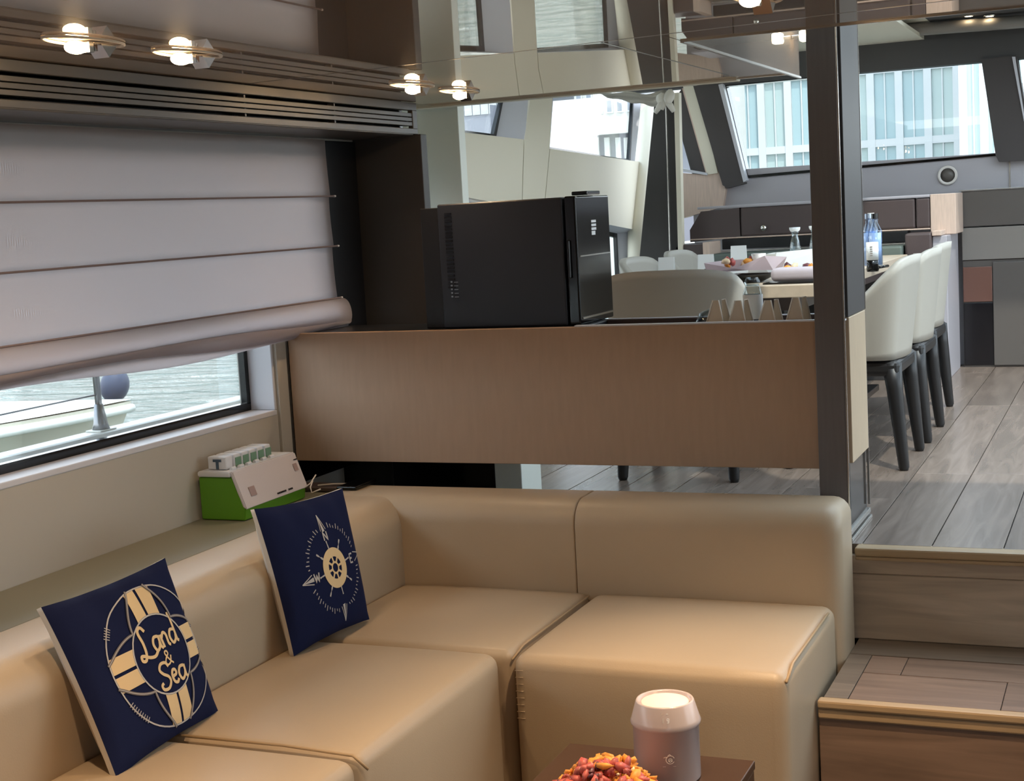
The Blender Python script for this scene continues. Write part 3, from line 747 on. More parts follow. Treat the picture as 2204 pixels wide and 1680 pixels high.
def glyph(pil, bm, strokes, ox, oy, sx, sy, wd, smooth=True):
    for st_ in strokes:
        q = [Vector((ox+x*sx, oy+y*sy)) for x, y in st_]; out = []
        if len(q) > 2 and smooth:
            e = [q[0]*2-q[1]]+q+[q[-1]*2-q[-2]]
            for k in range(1, len(e)-2):
                for m_ in range(5):
                    t = m_/5; a, b, c, d = e[k-1], e[k], e[k+1], e[k+2]
                    out.append(.5*(2*b+(c-a)*t+(2*a-5*b+4*c-d)*t*t+(3*b-a-3*c+d)*t**3))
            out.append(q[-1])
        else: out = q
        pil.ribbon(bm, [(p.x, p.y) for p in out], wd)
G = {'L': [[(.75, .85), (.6, 1.02), (.42, 1.0), (.34, .85), (.40, .5), (.36, .15), (.2, -.05), (0, -.02), (.02, .12), (.2, .1), (.5, -.02), (.85, -.05), (1.15, .1)]],
     'a': [[(.62, .55), (.3, .55), (.12, .3), (.25, .02), (.5, .1), (.64, .32)], [(.66, .58), (.64, .15), (.76, .0)]],
     'n': [[(.1, .55), (.14, 0)], [(.14, .4), (.36, .58), (.52, .46), (.52, .1), (.64, 0)]],
     'd': [[(.6, .52), (.3, .55), (.12, .3), (.25, .02), (.5, .1), (.62, .3)], [(.5, 1.2), (.64, 1.1), (.64, .15), (.76, 0)]],
     'S': [[(.85, .8), (.72, 1.0), (.42, 1.02), (.25, .82), (.4, .6), (.66, .42), (.72, .2), (.5, -.02), (.18, .0), (.1, .18), (.24, .26)]],
     'e': [[(.14, .3), (.5, .36), (.48, .54), (.28, .56), (.14, .36), (.2, .08), (.44, .0), (.6, .12)]],
     '&': [[(.8, .55), (.55, .1), (.2, 0), (.06, .22), (.25, .5), (.55, .72), (.48, .95), (.28, .92), (.28, .7), (.6, .2), (.85, -.05)]],
     'W': [[(0, 1), (.22, 0), (.45, .8), (.68, 0), (.9, 1)]], 'E': [[(.7, 1), (.1, 1), (.1, 0), (.7, 0)], [(.1, .5), (.55, .5)]],
     'N': [[(.05, 0), (.05, 1), (.75, 0), (.75, 1)]]}

# --- Land & Sea cushion
p1 = Pil(P(106, 1298, x=-2.105), P(372, 1192, x=-2.075), P(488, 1525, x=-1.955), P(270, 1668, x=-1.93))
c1 = p1.build('printed_cushion', 'navy cushion with a life ring and the words Land and Sea, nearest the picture edge')
cc = (.20, -.03); RO, RI = .86, .49
bm = B()
p1.ribbon(bm, arc(*cc, RO, 0, rad(359), 60), .018, closed=True); p1.ribbon(bm, arc(*cc, RI, 0, rad(359), 44), .020, closed=True)
link('ring_outline', bm, M_SILVER, c1)
bm = B()
def band(bm, a, w0, w1, r0, r1, off=.0016):
    d = (math.cos(rad(a)), math.sin(rad(a))); n_ = (-d[1], d[0]); g = []
    for i in range(7):
        w_ = w0+(w1-w0)*i/6; ra, rb = math.sqrt(r0*r0-w_*w_), math.sqrt(r1*r1-w_*w_)
        g.append([bm.verts.new(p1.front(*[max(-.985, min(.985, cc[k]+d[k]*(ra+(rb-ra)*j/8)+n_[k]*w_)) for k in (0, 1)], off)) for j in range(9)])
    for x_, y_ in zip(g, g[1:]):
        for j in range(8): bm.faces.new((x_[j], y_[j], y_[j+1], x_[j+1]))
for a in (90, 180, 270, 0):
    for lo, hi in ((-.205, -.020), (.020, .205)):
        bm = B(); band(bm, a, lo, hi, RI+.012, RO-.012); link('ring_band', bm, M_GOLD, c1)
bm = B(); bm2 = B()
for a in (45, 135, 225, 315):
    pts = []
    for i in range(21):
        t = -1+2*i/20; aa = rad(a+36*t); r = RI-.005+(RO-RI+.03)*abs(t)**1.6
        pts.append((cc[0]+(RO+.02-(RO-RI)*(1-abs(t))**.8*(1 if a in (135, 225, 315, 45) else 1))*math.cos(aa), cc[1]+(RO+.02-(RO-RI)*(1-abs(t))**.8)*math.sin(aa)))
    p1.ribbon(bm, pts, .034, off=.0026); p1.ribbon(bm2, pts, .008, off=.0032)
link('rope_print', bm, M_ROPE, c1); link('rope_strand', bm2, M_SILVER, c1)
bm = B()
for i in range(9):
    a = rad(205+i*2.6); p1.ribbon(bm, [(cc[0]+(RO-.04)*math.cos(a), cc[1]+(RO-.04)*math.sin(a)), (cc[0]+(RO+.03)*math.cos(a), cc[1]+(RO+.03)*math.sin(a))], .010, off=.0036)
    a = rad(150-i*2.2); 
    if i < 5: p1.ribbon(bm, [(cc[0]+(RO-.04)*math.cos(a), cc[1]+(RO-.04)*math.sin(a)), (cc[0]+(RO+.04)*math.cos(a), cc[1]+(RO+.04)*math.sin(a))], .010, off=.0036)
link('rope_whipping', bm, M_SILVER, c1)
bm = B(); x = cc[0]-.375; y = cc[1]+.03
glyph(p1, bm, G['L'], x, y+.0, .27, .36, .040); glyph(p1, bm, G['a'], x+.235, y+.025, .23, .30, .038)
glyph(p1, bm, G['n'], x+.40, y+.025, .25, .30, .038); glyph(p1, bm, G['d'], x+.56, y+.025, .24, .30, .038)
glyph(p1, bm, G['&'], cc[0]-.03, cc[1]-.150, .17, .17, .022)
glyph(p1, bm, G['S'], cc[0]-.245, cc[1]-.40, .28, .29, .038); glyph(p1, bm, G['e'], cc[0]-.02, cc[1]-.39, .22, .28, .038); glyph(p1, bm, G['a'], cc[0]+.115, cc[1]-.39, .25, .28, .038)
link('lettering', bm, M_GOLD, c1)

# --- compass and ship's wheel cushion
p2 = Pil(P(562, 1092, x=-2.10), P(752, 1047, x=-2.03), P(810, 1330, x=-1.965), P(648, 1410, x=-2.005))
c2 = p2.build('printed_cushion', 'navy cushion with a golden ship wheel compass, standing in the sofa corner')
cc = (.16, -.06)
bm = B(); p2.sector(bm, .165, .30, 0, rad(360), cc, n=48); p2.sector(bm, .065, .095, 0, rad(360), cc, n=24)
for k in range(8):
    a = rad(k*45+10); p2.ribbon(bm, [(cc[0]+.075*math.cos(a), cc[1]+.075*math.sin(a)), (cc[0]+.18*math.cos(a), cc[1]+.18*math.sin(a))], .034)
link('wheel_print', bm, M_GOLD, c2)
bm = B()
for k in range(8):
    a = rad(k*45+10); ln = .46 if k % 2 else .42
    p2.ribbon(bm, [(cc[0]+.29*math.cos(a), cc[1]+.29*math.sin(a)), (cc[0]+ln*math.cos(a), cc[1]+ln*math.sin(a))], lambda t: .022+.016*math.sin(t*9))
for k, g in ((90, 'N'), (180, 'W'), (270, None), (0, 'E')):
    a = rad(k+6); dx, dy = math.cos(a), math.sin(a)
    for sg in (-1, 1):
        p2.ribbon(bm, [(cc[0]+.58*dx-sg*.07*dy, cc[1]+.58*dy+sg*.07*dx), (cc[0]+.82*dx, cc[1]+.82*dy)], .014)
    p2.ribbon(bm, [(cc[0]+.56*dx, cc[1]+.56*dy), (cc[0]+.80*dx, cc[1]+.80*dy)], lambda t: .06*(1-t)+.004) if k != 0 else None
    if g:
        s_ = .13; glyph(p2, bm, G[g], cc[0]+.49*dx-s_*.4, cc[1]+.49*dy-s_*.5, s_, s_, .026, False)
for k in range(64):
    a = rad(k*5.625+3)
    if min(abs((math.degrees(a)-6-q+180) % 360-180) for q in (0, 90, 180, 270)) < 13: continue
    p2.ribbon(bm, [(cc[0]+.60*math.cos(a), cc[1]+.60*math.sin(a)), (cc[0]+(.635+.02*(k % 3))*math.cos(a+.02), cc[1]+(.635+.02*(k % 3))*math.sin(a+.02))], .014)
link('compass_print', bm, M_SILVER, c2)

# ================================================================== CHARGING DOCK ON THE LEDGE
dk = thing('charging_dock', 'lime green and white power bank dock on the ledge by the window', 'charger')
# profile across (distance from the wall, height), extruded along the wall
DX, DY0, DY1, DZ = -2.635, 3.685, 4.05, .632
def dpro(pts, y0, y1): return [Vector((DX+a, y0, DZ+b*.80)) for a, b in pts], (0, y1-y0, 0)
def dock_part(name, pts, y0, y1, m, **k):
    p, v = dpro(pts, y0, y1); bm = prism(B(), p, v); bmesh.ops.bevel(bm, geom=bm.edges[:], offset=.003, segments=2, affect='EDGES'); return link(name, bm, m, dk, **k)
dock_part('base', [(0, 0), (.155, 0), (.160, .045), (.118, .165), (0, .165)], DY0+.006, DY1-.006, M_GREEN, label='lime green base')
dock_part('front_cover', [(.152, .050), (.166, .043), (.124, .186), (.112, .186)], DY0+.004, DY1, M_WPLAST, label='off white sloping cover')
dock_part('top_rim', [(0, .166), (.118, .166), (.114, .186), (0, .186)], DY0, DY1, M_WPLAST2)
bm = B(); 
def on_cover(yy, t): return Vector((DX+.1672-.042*t, yy, DZ+.8*(.043+.143*t)))
M_FADE = mat('faded print panel', (160, 140, 140), .6)
for (ya, yb, ta, tb) in ((.05, .082, .28, .52), (.325, .347, .52, .72)):
    link('label_panel', prism(B(), [on_cover(DY0+ya, ta), on_cover(DY0+yb, ta), on_cover(DY0+yb, tb), on_cover(DY0+ya, tb)], (.0008, 0, .0002)), M_FADE, dk)
bm = B()
for i in range(9):
    ya = DY0+.185+.009*i+(.012 if i > 5 else 0); prism(bm, [on_cover(ya, .10), on_cover(ya+.007, .10), on_cover(ya+.007, .145), on_cover(ya, .145)], (.0008, 0, .0002))
prism(bm, [on_cover(DY0+.340, .80), on_cover(DY0+.360, .80), on_cover(DY0+.360, .83), on_cover(DY0+.340, .83)], (.0008, 0, .0002))
link('small_print', bm, M_BLACKM, dk)
for i in range(6):
    y = DY0+.030+.043*i
    nm = 'power_bank'
    t = thing(nm, ['white power bank with a T mark in the first slot of the dock'][0] if i == 0 else 'white and sage power bank in the dock, %s from the T marked one' % ['', 'next', 'second', 'third', 'fourth', 'fifth'][i], 'power bank', group='power banks in the dock')
    link('case', box(B(), DX+.02, DX+.088, y, y+.035, DZ+.150, DZ+.190, .004), M_WPLAST2, t)
    if i: link('face', box(B(), DX+.0882, DX+.0905, y+.004, y+.035, DZ+.151, DZ+.180, .001), M_SAGE, t, label='sage green face')
    else:
        bm = B(); box(bm, DX+.04, DX+.07, y-.0012, y-.0002, DZ+.174, DZ+.182); box(bm, DX+.05, DX+.060, y-.0012, y-.0002, DZ+.152, DZ+.174)
        link('t_mark', bm, mat('T mark', (70, 90, 110), .6), t)
    link('slot_lip', tube(B(), [(DX+.100, y+.004, DZ+.152), (DX+.100, y+.026, DZ+.152)], .006, 8), M_WPLAST2, dk)
cb = thing('white_cable', 'thin white cable looped behind the charging dock', 'cable')
c = [P(650, 1052, x=-2.48), P(668, 1040, x=-2.46), P(680, 1021, x=-2.45)]
link('cable_run', tube(B(), c, .0022, 6), M_WHITEC, cb, smooth=True)
link('cable_run', tube(B(), [P(673, 1034, x=-2.455), P(668, 1048, x=-2.455), P(671, 1060, x=-2.45), P(690, 1052, x=-2.42)], .0024, 6), M_WHITEC, cb, smooth=True)
tr = thing('dark_tray', 'dark glossy tray with cables in the ledge corner behind the compass cushion', 'tray')
mkbox('base', -2.60, -2.375, 4.145, 4.235, .632, .646, M_SETTEE, tr)
mkbox('edge', -2.372, -2.30, 4.06, 4.20, .6565, .668, M_BLACK, tr)
link('cable', tube(B(), [(-2.5, 4.16, .65), (-2.45, 4.18, .652), (-2.40, 4.20, .650)], .003, 6), M_SILVER, tr)

# ================================================================== COFFEE TABLE, CANISTER, PLATE
ct = thing('coffee_table', 'square dark bronze coffee table in front of the sofa', 'table')
TZ = .36
mkbox('tabletop', -1.136, -.728, 2.35, 2.862, TZ-.018, TZ, M_COFFEE, ct, bev=.002)
mkbox('side_panel', -.746, -.730, 2.352, 2.86, ZL+.03, TZ-.019, M_COFFEE, ct); mkbox('side_panel', -1.134, -1.118, 2.352, 2.86, ZL+.03, TZ-.019, M_COFFEE, ct)
mkbox('side_panel', -1.117, -.747, 2.842, 2.858, ZL+.03, TZ-.019, M_COFFEE, ct)
mkbox('base', -1.12, -.74, 2.37, 2.84, ZL, ZL+.029, M_BLACKM, ct)
cn = thing('white_canister', 'white lidded canister with a cream top standing on the coffee table', 'canister')
cc_ = (-.876, 2.735, TZ); rr = .0665
link('body', lathe(B(), [(0, .001), (rr-.003, .001), (rr, .005), (rr, .112), (rr+.003, .114), (rr+.0045, .120), (rr+.002, .126), (rr-.008, .160), (rr-.010, .163), (rr-.014, .161), (rr-.0145, .146), (0, .146)], cc_, 56), M_CAN, cn, smooth=True)
link('lid', lathe(B(), [(0, .158), (rr-.020, .1585), (rr-.0185, .157), (rr-.0185, .147)], cc_, 48), M_LID, cn, smooth=True, label='cream lid disc')
def on_can(a, z, off=.0008, r=rr): return Vector((cc_[0]+(r+off)*math.cos(a), cc_[1]+(r+off)*math.sin(a), cc_[2]+z))
a0 = math.atan2(-cc_[1], -cc_[0])
def can_line(bm, pts, wd, z0, r=rr):
    for a, b in zip(pts, pts[1:]):
        d = Vector((b[0]-a[0], b[1]-a[1])); nn = Vector((-d.y, d.x)).normalized()*wd/2
        q = [on_can(a0+(x)/rr, z0+y, r=r) for x, y in ((a[0]+nn.x, a[1]+nn.y), (b[0]+nn.x, b[1]+nn.y), (b[0]-nn.x, b[1]-nn.y), (a[0]-nn.x, a[1]-nn.y))]
        bm.faces.new([bm.verts.new(v) for v in q])
bm = B()
a0 -= .05
for s_ in (arc(.009, 0, .0085, rad(20), rad(330), 9), arc(.009, -.001, .0038, 0, rad(360), 7), [(.004, .008), (.008, .011), (.012, .007)], [(.006, -.004), (.009, 0), (.013, -.004)], [(-.004, .004), (.001, .006), (.003, .004)]): can_line(bm, s_, .0013, .060)
can_line(bm, [(-.006, -.014), (.020, -.014)], .0005, .060)
M_PRINTW = mat('white print', (255, 250, 240), .35, metal=.3)
link('emblem', bm, M_PRINTW, cn)
bm = B()
def lid_line(pts, wd): 
    for a, b in zip(pts, pts[1:]):
        d = Vector((b[0]-a[0], b[1]-a[1])); nn = Vector((-d.y, d.x)).normalized()*wd/2
        q = []
        for x, y in ((a[0]+nn.x, a[1]+nn.y), (b[0]+nn.x, b[1]+nn.y), (b[0]-nn.x, b[1]-nn.y), (a[0]-nn.x, a[1]-nn.y)):
            z = .140+y; r = (rr+.001)-.007*(z-.130)/.028; q.append(on_can(a0+x/rr, z, r=r))
        bm.faces.new([bm.verts.new(v) for v in q])
lid_line([(-.002, -.005), (-.002, .004)], .0016)
for s_ in ([(.006, -.004), (.009, -.005), (.010, .003), (.006, .003), (.006, -.001), (.009, -.001)], [(-.006, .011), (-.003, .013)], [(.005, .012), (.009, .012)], [(-.007, .008), (-.006, .010)]): lid_line(s_, .0015)
link('lid_mark', bm, M_PRINTW, cn)
pl = thing('snack_plate', 'plate heaped with mixed dried fruit and golden crisps on the coffee table', 'plate')
pc = Vector((-.940, 2.535, TZ))
link('plate_dish', lathe(B(), [(0, .002), (.07, .002), (.118, .014), (.122, .017), (.118, .018), (.07, .008), (0, .007)], pc, 40), mat('lilac plate', (190, 176, 200), .2), pl, smooth=True)
def heap(name, m, n, s0, s1, seed, f=lambda x, y: True):
    bm = B(); R.seed(seed); k = 0
    while k < n:
        a = R.uniform(0, 6.283); r = .112*math.sqrt(R.random()); x, y = r*math.cos(a), r*math.sin(a)
        if not f(x, y): continue
        top = .014+.078*(1-(r/.12)**2)*(1+.25*y/.1); s = R.uniform(s0, s1)
        blob(bm, pc+Vector((x, y, max(.012, top+R.uniform(-.012, .004)))), (s, s*R.uniform(.4, .8), s*R.uniform(.25, .5)), 1, .22); k += 1
    o = link(name, bm, m, pl, smooth=True); o['kind'] = 'stuff'; return o
bm = lathe(B(), [(0, .064), (.05, .054), (.09, .030), (.112, .012), (0, .010)], pc, 24); link('heap_core', bm, M_GOLDC, pl, smooth=True)
heap('red_pieces', M_MEAT, 120, .011, .022, 1, lambda x, y: R.random() < .9 if y < .02 else R.random() < .2)
heap('golden_pieces', M_GOLDC, 150, .010, .020, 2, lambda x, y: y > -.01 and x < .06 or (x > .07))
heap('purple_pieces', M_PURP, 34, .009, .016, 3, lambda x, y: x < .0 and y < .03)
heap('nut_slivers', M_NUT, 70, .005, .012, 4)

# ================================================================== DINING CHAIRS
def chair_proto(label):
    t = thing('dining_chair', label, 'chair')
    n, m_ = 44, 12
    def path(u):   # u -1..1 round the shell: arm front, back, arm front; local front is +y
        s = abs(u); sg = 1 if u > 0 else -1
        wd, dp = .252, .245
        if s < .42:                                   # back, gently curved
            f_ = s/.42; return sg*wd*.80*f_, -dp+.028*f_*f_
        if s < .62:
            f_ = (s-.42)/.20*math.pi/2; return sg*(wd*.80+wd*.20*math.sin(f_)), -dp+.028+.075*(1-math.cos(f_))
        f_ = (s-.62)/.38; return sg*wd, -dp+.103+f_*.27
    def ztop(u):
        s = abs(u)
        if s < .42: return .775-.014*(s/.42)**4
        f_ = min(1, (s-.42)/.46); f_ = f_*f_*(3-2*f_); return .761-.20*f_-.012*max(0, (s-.88)/.12)
    def shell(off, zlo):
        rows = []
        for i in range(n+1):
            u = -1+2*i/n; x, y = path(u); zt_ = ztop(u); col_ = []
            for j in range(m_+1):
                z = zlo+(zt_-zlo)*j/m_; k_ = (z-.40)/.40
                flare = 1+.10*k_-.06*(1-k_)**2; inw = 1-off
                yy = (y*(.86+.14*max(0, k_)) if y < 0 else y)-.012*max(0, k_); col_.append(Vector((x*flare*inw, yy+(0 if off == 0 else (.026 if abs(u) < .62 else .026*(1-(abs(u)-.62)/.38))), z)))
            rows.append(col_)
        return rows
    bm = B(); o_ = [[bm.verts.new(p) for p in r] for r in shell(0, .405)]; i_ = [[bm.verts.new(p) for p in r] for r in shell(.105, .405)]
    for a, b in zip(o_, o_[1:]):
        for j in range(m_): bm.faces.new((a[j], b[j], b[j+1], a[j+1]))
    for a, b in zip(i_, i_[1:]):
        for j in range(m_): bm.faces.new((a[j], a[j+1], b[j+1], b[j]))
    for a, b, c, d in zip(o_, o_[1:], i_, i_[1:]):
        bm.faces.new((a[-1], b[-1], d[-1], c[-1])); bm.faces.new((a[0], c[0], d[0], b[0]))
    for e in (0, -1):
        for j in range(m_): bm.faces.new((o_[e][j], o_[e][j+1], i_[e][j+1], i_[e][j]))
    link('shell', bm, M_CHAIR, t, smooth=True)
    link('seat', softbox(-.205, .205, -.17, .235, .41, .475, .025, n=6, crown=.012), M_CHAIR, t, smooth=True)
    fr_ = B(); box(fr_, -.225, .225, -.205, .225, .345, .404, .02, 3); link('leg_frame', fr_, M_CHAIRLEG, t)
    for (sx, sy) in ((-1, -1), (1, -1), (-1, 1), (1, 1)):
        x, y = sx*.200, sy*.195
        bm = B(); tube(bm, [(x-sx*.01, y-sy*.022, .39), (x, y-sy*.012, .30), (x+sx*.012, y+sy*.016, .012), (x+sx*.012, y+sy*.016, 0)], [.036, .030, .0195, .015], 10)
        link('leg', bm, M_CHAIRLEG, t, smooth=True)
    return t
chairs = [
    (-.995, 5.63, 90, 'ivory dining chair on the aisle side, nearest the dark posts'),
    (-.99, 6.25, 90, 'ivory dining chair on the aisle side, middle one of its row'),
    (-1.02, 6.87, 90, 'ivory dining chair on the aisle side, last before the forward wall'),
    (-1.555, 5.34, 0, 'ivory dining chair at the head of the table, its back just behind the sideboard'),
    (-1.95, 6.62, -90, 'ivory dining chair on the window side, beside the fridge door'),
    (-1.975, 7.40, -90, 'ivory dining chair on the window side, beside the dark leaning panel'),
]
c0_ = None
for (x, y, a, lb) in chairs:
    if c0_ is None: c0_ = o = chair_proto(lb)
    else: o = copy_tree(c0_)
    o.location = (x, y, ZU); o.rotation_euler = (0, 0, rad(a)); o['label'] = lb; o['group'] = 'ivory chairs round the dining table'

# ================================================================== DINING TABLE AND WHAT STANDS ON IT
dt = thing('dining_table', 'long veneered dining table beyond the sideboard', 'table')
TZ2 = 1.18
mkbox('tabletop', -1.80, -1.12, 5.57, 8.05, TZ2-.048, TZ2, M_TABLE, dt, bev=.003)
mkbox('apron', -1.70, -1.22, 5.75, 7.9, TZ2-.11, TZ2-.049, M_SETTEE, dt)
for y in (6.1, 7.5): mkbox('pedestal', -1.65, -1.33, y-.12, y+.12, ZU+.03, TZ2-.11, M_DARK, dt); mkbox('foot', -1.75, -1.23, y-.2, y+.2, ZU, ZU+.03, M_BLACK, dt)
def on_t(px, y): 
    p = P(px, 600, y=y); return p.x
# tent cards
for q, (px, y, lb) in enumerate(((1592, 6.35, 'white tent card on the dining table with small print, behind the fruit bowl'), (1521, 6.15, 'white tent card on the dining table, left of the dark bowl'), (1436, 6.0, 'white tent card on the dining table, in front of the window side chair'))):
    x = on_t(px, y); t = thing('tent_card', lb, 'card', group='white tent cards on the table')
    hgt = .135 if q == 0 else .11
    for sg in (-1, 1):
        bm = B(); prism(bm, [(x-.034, y+sg*.022, TZ2+.001), (x+.034, y+sg*.022, TZ2+.001), (x+.034, y+sg*.002, TZ2+hgt), (x-.034, y+sg*.002, TZ2+hgt)], (0, sg*.0015, 0)); link('card_leaf', bm, M_PAPER, t)
    bm = B(); prism(bm, [(x-.004, y-.0175, TZ2+.046), (x+.022, y-.0175, TZ2+.046), (x+.022, y-.0170, TZ2+.049), (x-.004, y-.0170, TZ2+.049)], (0, -.0008, 0)); link('print_line', bm, M_HELM1, t)
# dark bowl with an open pale carton of food on it
bw = thing('dark_bowl', 'black oval dish under the open food carton on the dining table', 'bowl')
x, y = on_t(1596, 5.85), 5.85
bm = lathe(B(), [(0, .002), (.06, .002), (.10, .03), (.105, .034), (.095, .034), (.055, .012), (0, .010)], (0, 0, 0), 32)
for v in bm.verts: v.co = Vector((x+v.co.x*1.45, y+v.co.y*.9, TZ2+v.co.z))
link('dish', bm, M_DISH, bw, smooth=True)
mkbox('serving_strap', x-.02, x+.0, y-.09, y+.0, TZ2+.036, TZ2+.039, M_ROPE, bw)
cr = thing('food_carton', 'open pale pink food carton with a raised corner on the dining table', 'carton')
bm = B(); pts = [(-.15, -.05, .045), (.03, -.07, .05), (.13, -.02, .045), (.14, .12, .05), (-.12, .13, .05)]
top = [(-.16, -.055, .085), (-.02, -.085, .060), (.10, -.04, .105), (.155, .13, .09), (-.13, .14, .085)]
a = [bm.verts.new((x+p[0]*.95, y+.05+p[1], TZ2+p[2])) for p in pts]; b = [bm.verts.new((x+p[0]*.95, y+.05+p[1], TZ2+p[2])) for p in top]
bm.faces.new(a)
for i in range(5): bm.faces.new((a[i], a[(i+1) % 5], b[(i+1) % 5], b[i]))
bmesh.ops.solidify(bm, geom=bm.faces[:], thickness=.003); link('tray_shell', bm, M_PINKPAPER, cr)
R.seed(5)
for q in range(9):
    bm = B(); blob(bm, (x+R.uniform(-.1, .06), y+.05+R.uniform(-.03, .09), TZ2+.070+R.uniform(0, .015)), (.022, .018, .014), 1, .15)
    tag(link('pastry', bm, [M_GOLDC, M_NUT, M_MEAT][q % 3], smooth=True), 'small pastry piece in the open pink carton', 'food', 'pastry pieces in the open carton')
tag(link('white_mug', lathe(B(), [(0, 0), (.026, 0), (.03, .055), (.026, .055), (.023, .006), (0, .005)], (x+.04, y+.14, TZ2+.055), 20), M_WHITEC, smooth=True), 'white cup standing at the rear of the pink carton', 'cup')
# lilac folded towel box and stacked trays
x2, y2 = on_t(1710, 5.72), 5.72
tw = thing('folded_towel', 'rolled lilac towel on a dark mat at the near table edge', 'towel')
link('roll', softbox(x2-.085, x2+.10, y2-.05, y2+.06, TZ2+.008, TZ2+.060, .02, n=6), M_LILCLOTH, tw, smooth=True)
mkbox('mat', x2-.11, x2+.115, y2-.075, y2+.07, TZ2+.0005, TZ2+.006, M_BLACK, tw)
dkn = thing('takeaway_box', 'open white takeaway box with food behind the lilac towel', 'box')
y3 = 6.15; x3 = on_t(1712, y3)
bm = B(); a = []
for (dx, dy, z) in ((-.10, -.07, .06), (.12, -.07, .06), (.12, .08, .06), (-.10, .08, .06)): a.append(bm.verts.new((x3+dx*.8, y3+dy*.8, TZ2+.002)))
b = [bm.verts.new((x3+dx, y3+dy, TZ2+.045)) for (dx, dy, z) in ((-.11, -.08, 0), (.13, -.08, 0), (.13, .09, 0), (-.11, .09, 0))]
bm.faces.new(a)
for i in range(4): bm.faces.new((a[i], a[(i+1) % 4], b[(i+1) % 4], b[i]))
c_ = [bm.verts.new((x3-.11, y3+.15, TZ2+.10)), bm.verts.new((x3+.13, y3+.15, TZ2+.115))]; bm.faces.new((b[3], b[2], c_[1], c_[0]))
bmesh.ops.solidify(bm, geom=bm.faces[:], thickness=.003); link('tray_shell', bm, M_PAPER, dkn)
R.seed(8)
for q in range(7):
    bm = B(); blob(bm, (x3+R.uniform(-.07, .08), y3+R.uniform(-.05, .05), TZ2+.035+R.uniform(0, .012)), (.024, .016, .012), 1, .2)
    tag(link('food_piece', bm, [M_NUT, M_GOLDC, M_PURP][q % 3], smooth=True), 'food piece inside the open white takeaway box', 'food', 'food pieces in the takeaway box')
for q, (z, dx) in enumerate(((.0, 0), (.028, .012), (.056, -.01))):
    y4 = 6.75; x4 = on_t(1722, y4)
    t = thing('stacked_tray', 'white tray in the stack beneath the carafe, %s' % ['bottom one', 'middle one', 'top one'][q], 'tray', group='white trays under the carafe')
    bm = B(); box(bm, x4-.12+dx, x4+.14+dx, y4-.09, y4+.09, TZ2+.001+z, TZ2+.010+z, .003); link('tray_base', bm, M_WHITEC, t)
    bm = B(); 
    for (p, q_) in (((x4-.13+dx, y4-.095), (x4+.15+dx, y4-.085)), ((x4-.13+dx, y4+.085), (x4+.15+dx, y4+.095)), ((x4-.13+dx, y4-.085), (x4-.12+dx, y4+.085)), ((x4+.14+dx, y4-.085), (x4+.15+dx, y4+.085))): box(bm, p[0], q_[0], p[1], q_[1], TZ2+.008+z, TZ2+.026+z, .002)
    link('tray_rim', bm, M_CLOTH, t)
def carafe(px, y, z0, lb):
    x = on_t(px, y); k_ = .68; sc_ = lambda pr: [(a*k_, b*k_) for a, b in pr]; t = thing('glass_carafe', lb, 'carafe', group='glass carafes on the dining table')
    link('body', lathe(B(), sc_([(0, 0), (.034, 0), (.038, .02), (.030, .07), (.022, .105), (.022, .125), (.034, .150), (.031, .150), (.019, .126), (.019, .104), (.027, .07), (.034, .022), (0, .006)]), (x, y, z0), 24), M_CLEARP, t, smooth=True)
    link('rim', lathe(B(), sc_([(.029, .138), (.036, .150), (.037, .164), (.031, .160)]), (x, y, z0), 24), M_PAPER, t, smooth=True)
carafe(1714, 6.75, TZ2+.084, 'clear glass carafe with a flared white rim, standing on the stacked white trays')
carafe(1756, 6.9, TZ2+.084, 'clear glass carafe half hidden behind the dark post')
# bottles beyond the posts
for q, (px, y, lb) in enumerate(((1872, 6.95, 'clear blue water bottle nearest the dark post'), (1886, 6.9, 'clear blue water bottle with a black cap, second from the dark post'), (1878, 7.2, 'clear blue water bottle at the back of its cluster'))):
    x = on_t(px, y); t = thing('water_bottle', lb, 'bottle', group='water bottles on the dining table')
    link('body', lathe(B(), [(0, .001), (.030, .001), (.032, .01), (.032, .07), (.029, .09), (.032, .11), (.032, .16), (.014, .195), (.014, .215), (0, .215)], (x, y, TZ2), 20), M_BLUEP, t, smooth=True)
    link('water', lathe(B(), [(0, .004), (.028, .004), (.028, .15), (0, .15)], (x, y, TZ2), 16), mat('bottle water %d' % q, (214, 228, 250), .15), t, smooth=True)
    link('cap', lathe(B(), [(0, .238), (.016, .238), (.016, .214), (0, .214)], (x, y, TZ2), 16), [M_BLUEP, M_BLACK, M_WHITEC][q], t)
sj = thing('sauce_jar', 'dark jar with a tall white label on the table beside the post', 'jar')
x, y = on_t(1879, 6.35), 6.35
link('body', lathe(B(), [(0, .001), (.024, .001), (.027, .012), (.024, .03), (.024, .05), (0, .05)], (x, y, TZ2), 20), M_BLACK, sj, smooth=True)
link('label', lathe(B(), [(0, .05), (.0255, .05), (.0255, .125), (0, .125)], (x, y, TZ2), 20), M_PAPER, sj, smooth=True)
bm = B()
for i in range(5): box(bm, x-.005, x+.005, y-.0266, y-.0255, TZ2+.068+.009*i, TZ2+.072+.009*i)
link('print_line', bm, M_HELM2, sj)
tag(link('pen', tube(B(), [(on_t(1893, 6.6), 6.6, TZ2+.006), (on_t(1912, 6.7), 6.7, TZ2+.006)], .006, 8), M_BLACK, smooth=True), 'short black pen lying on the table right of the jar', 'pen')

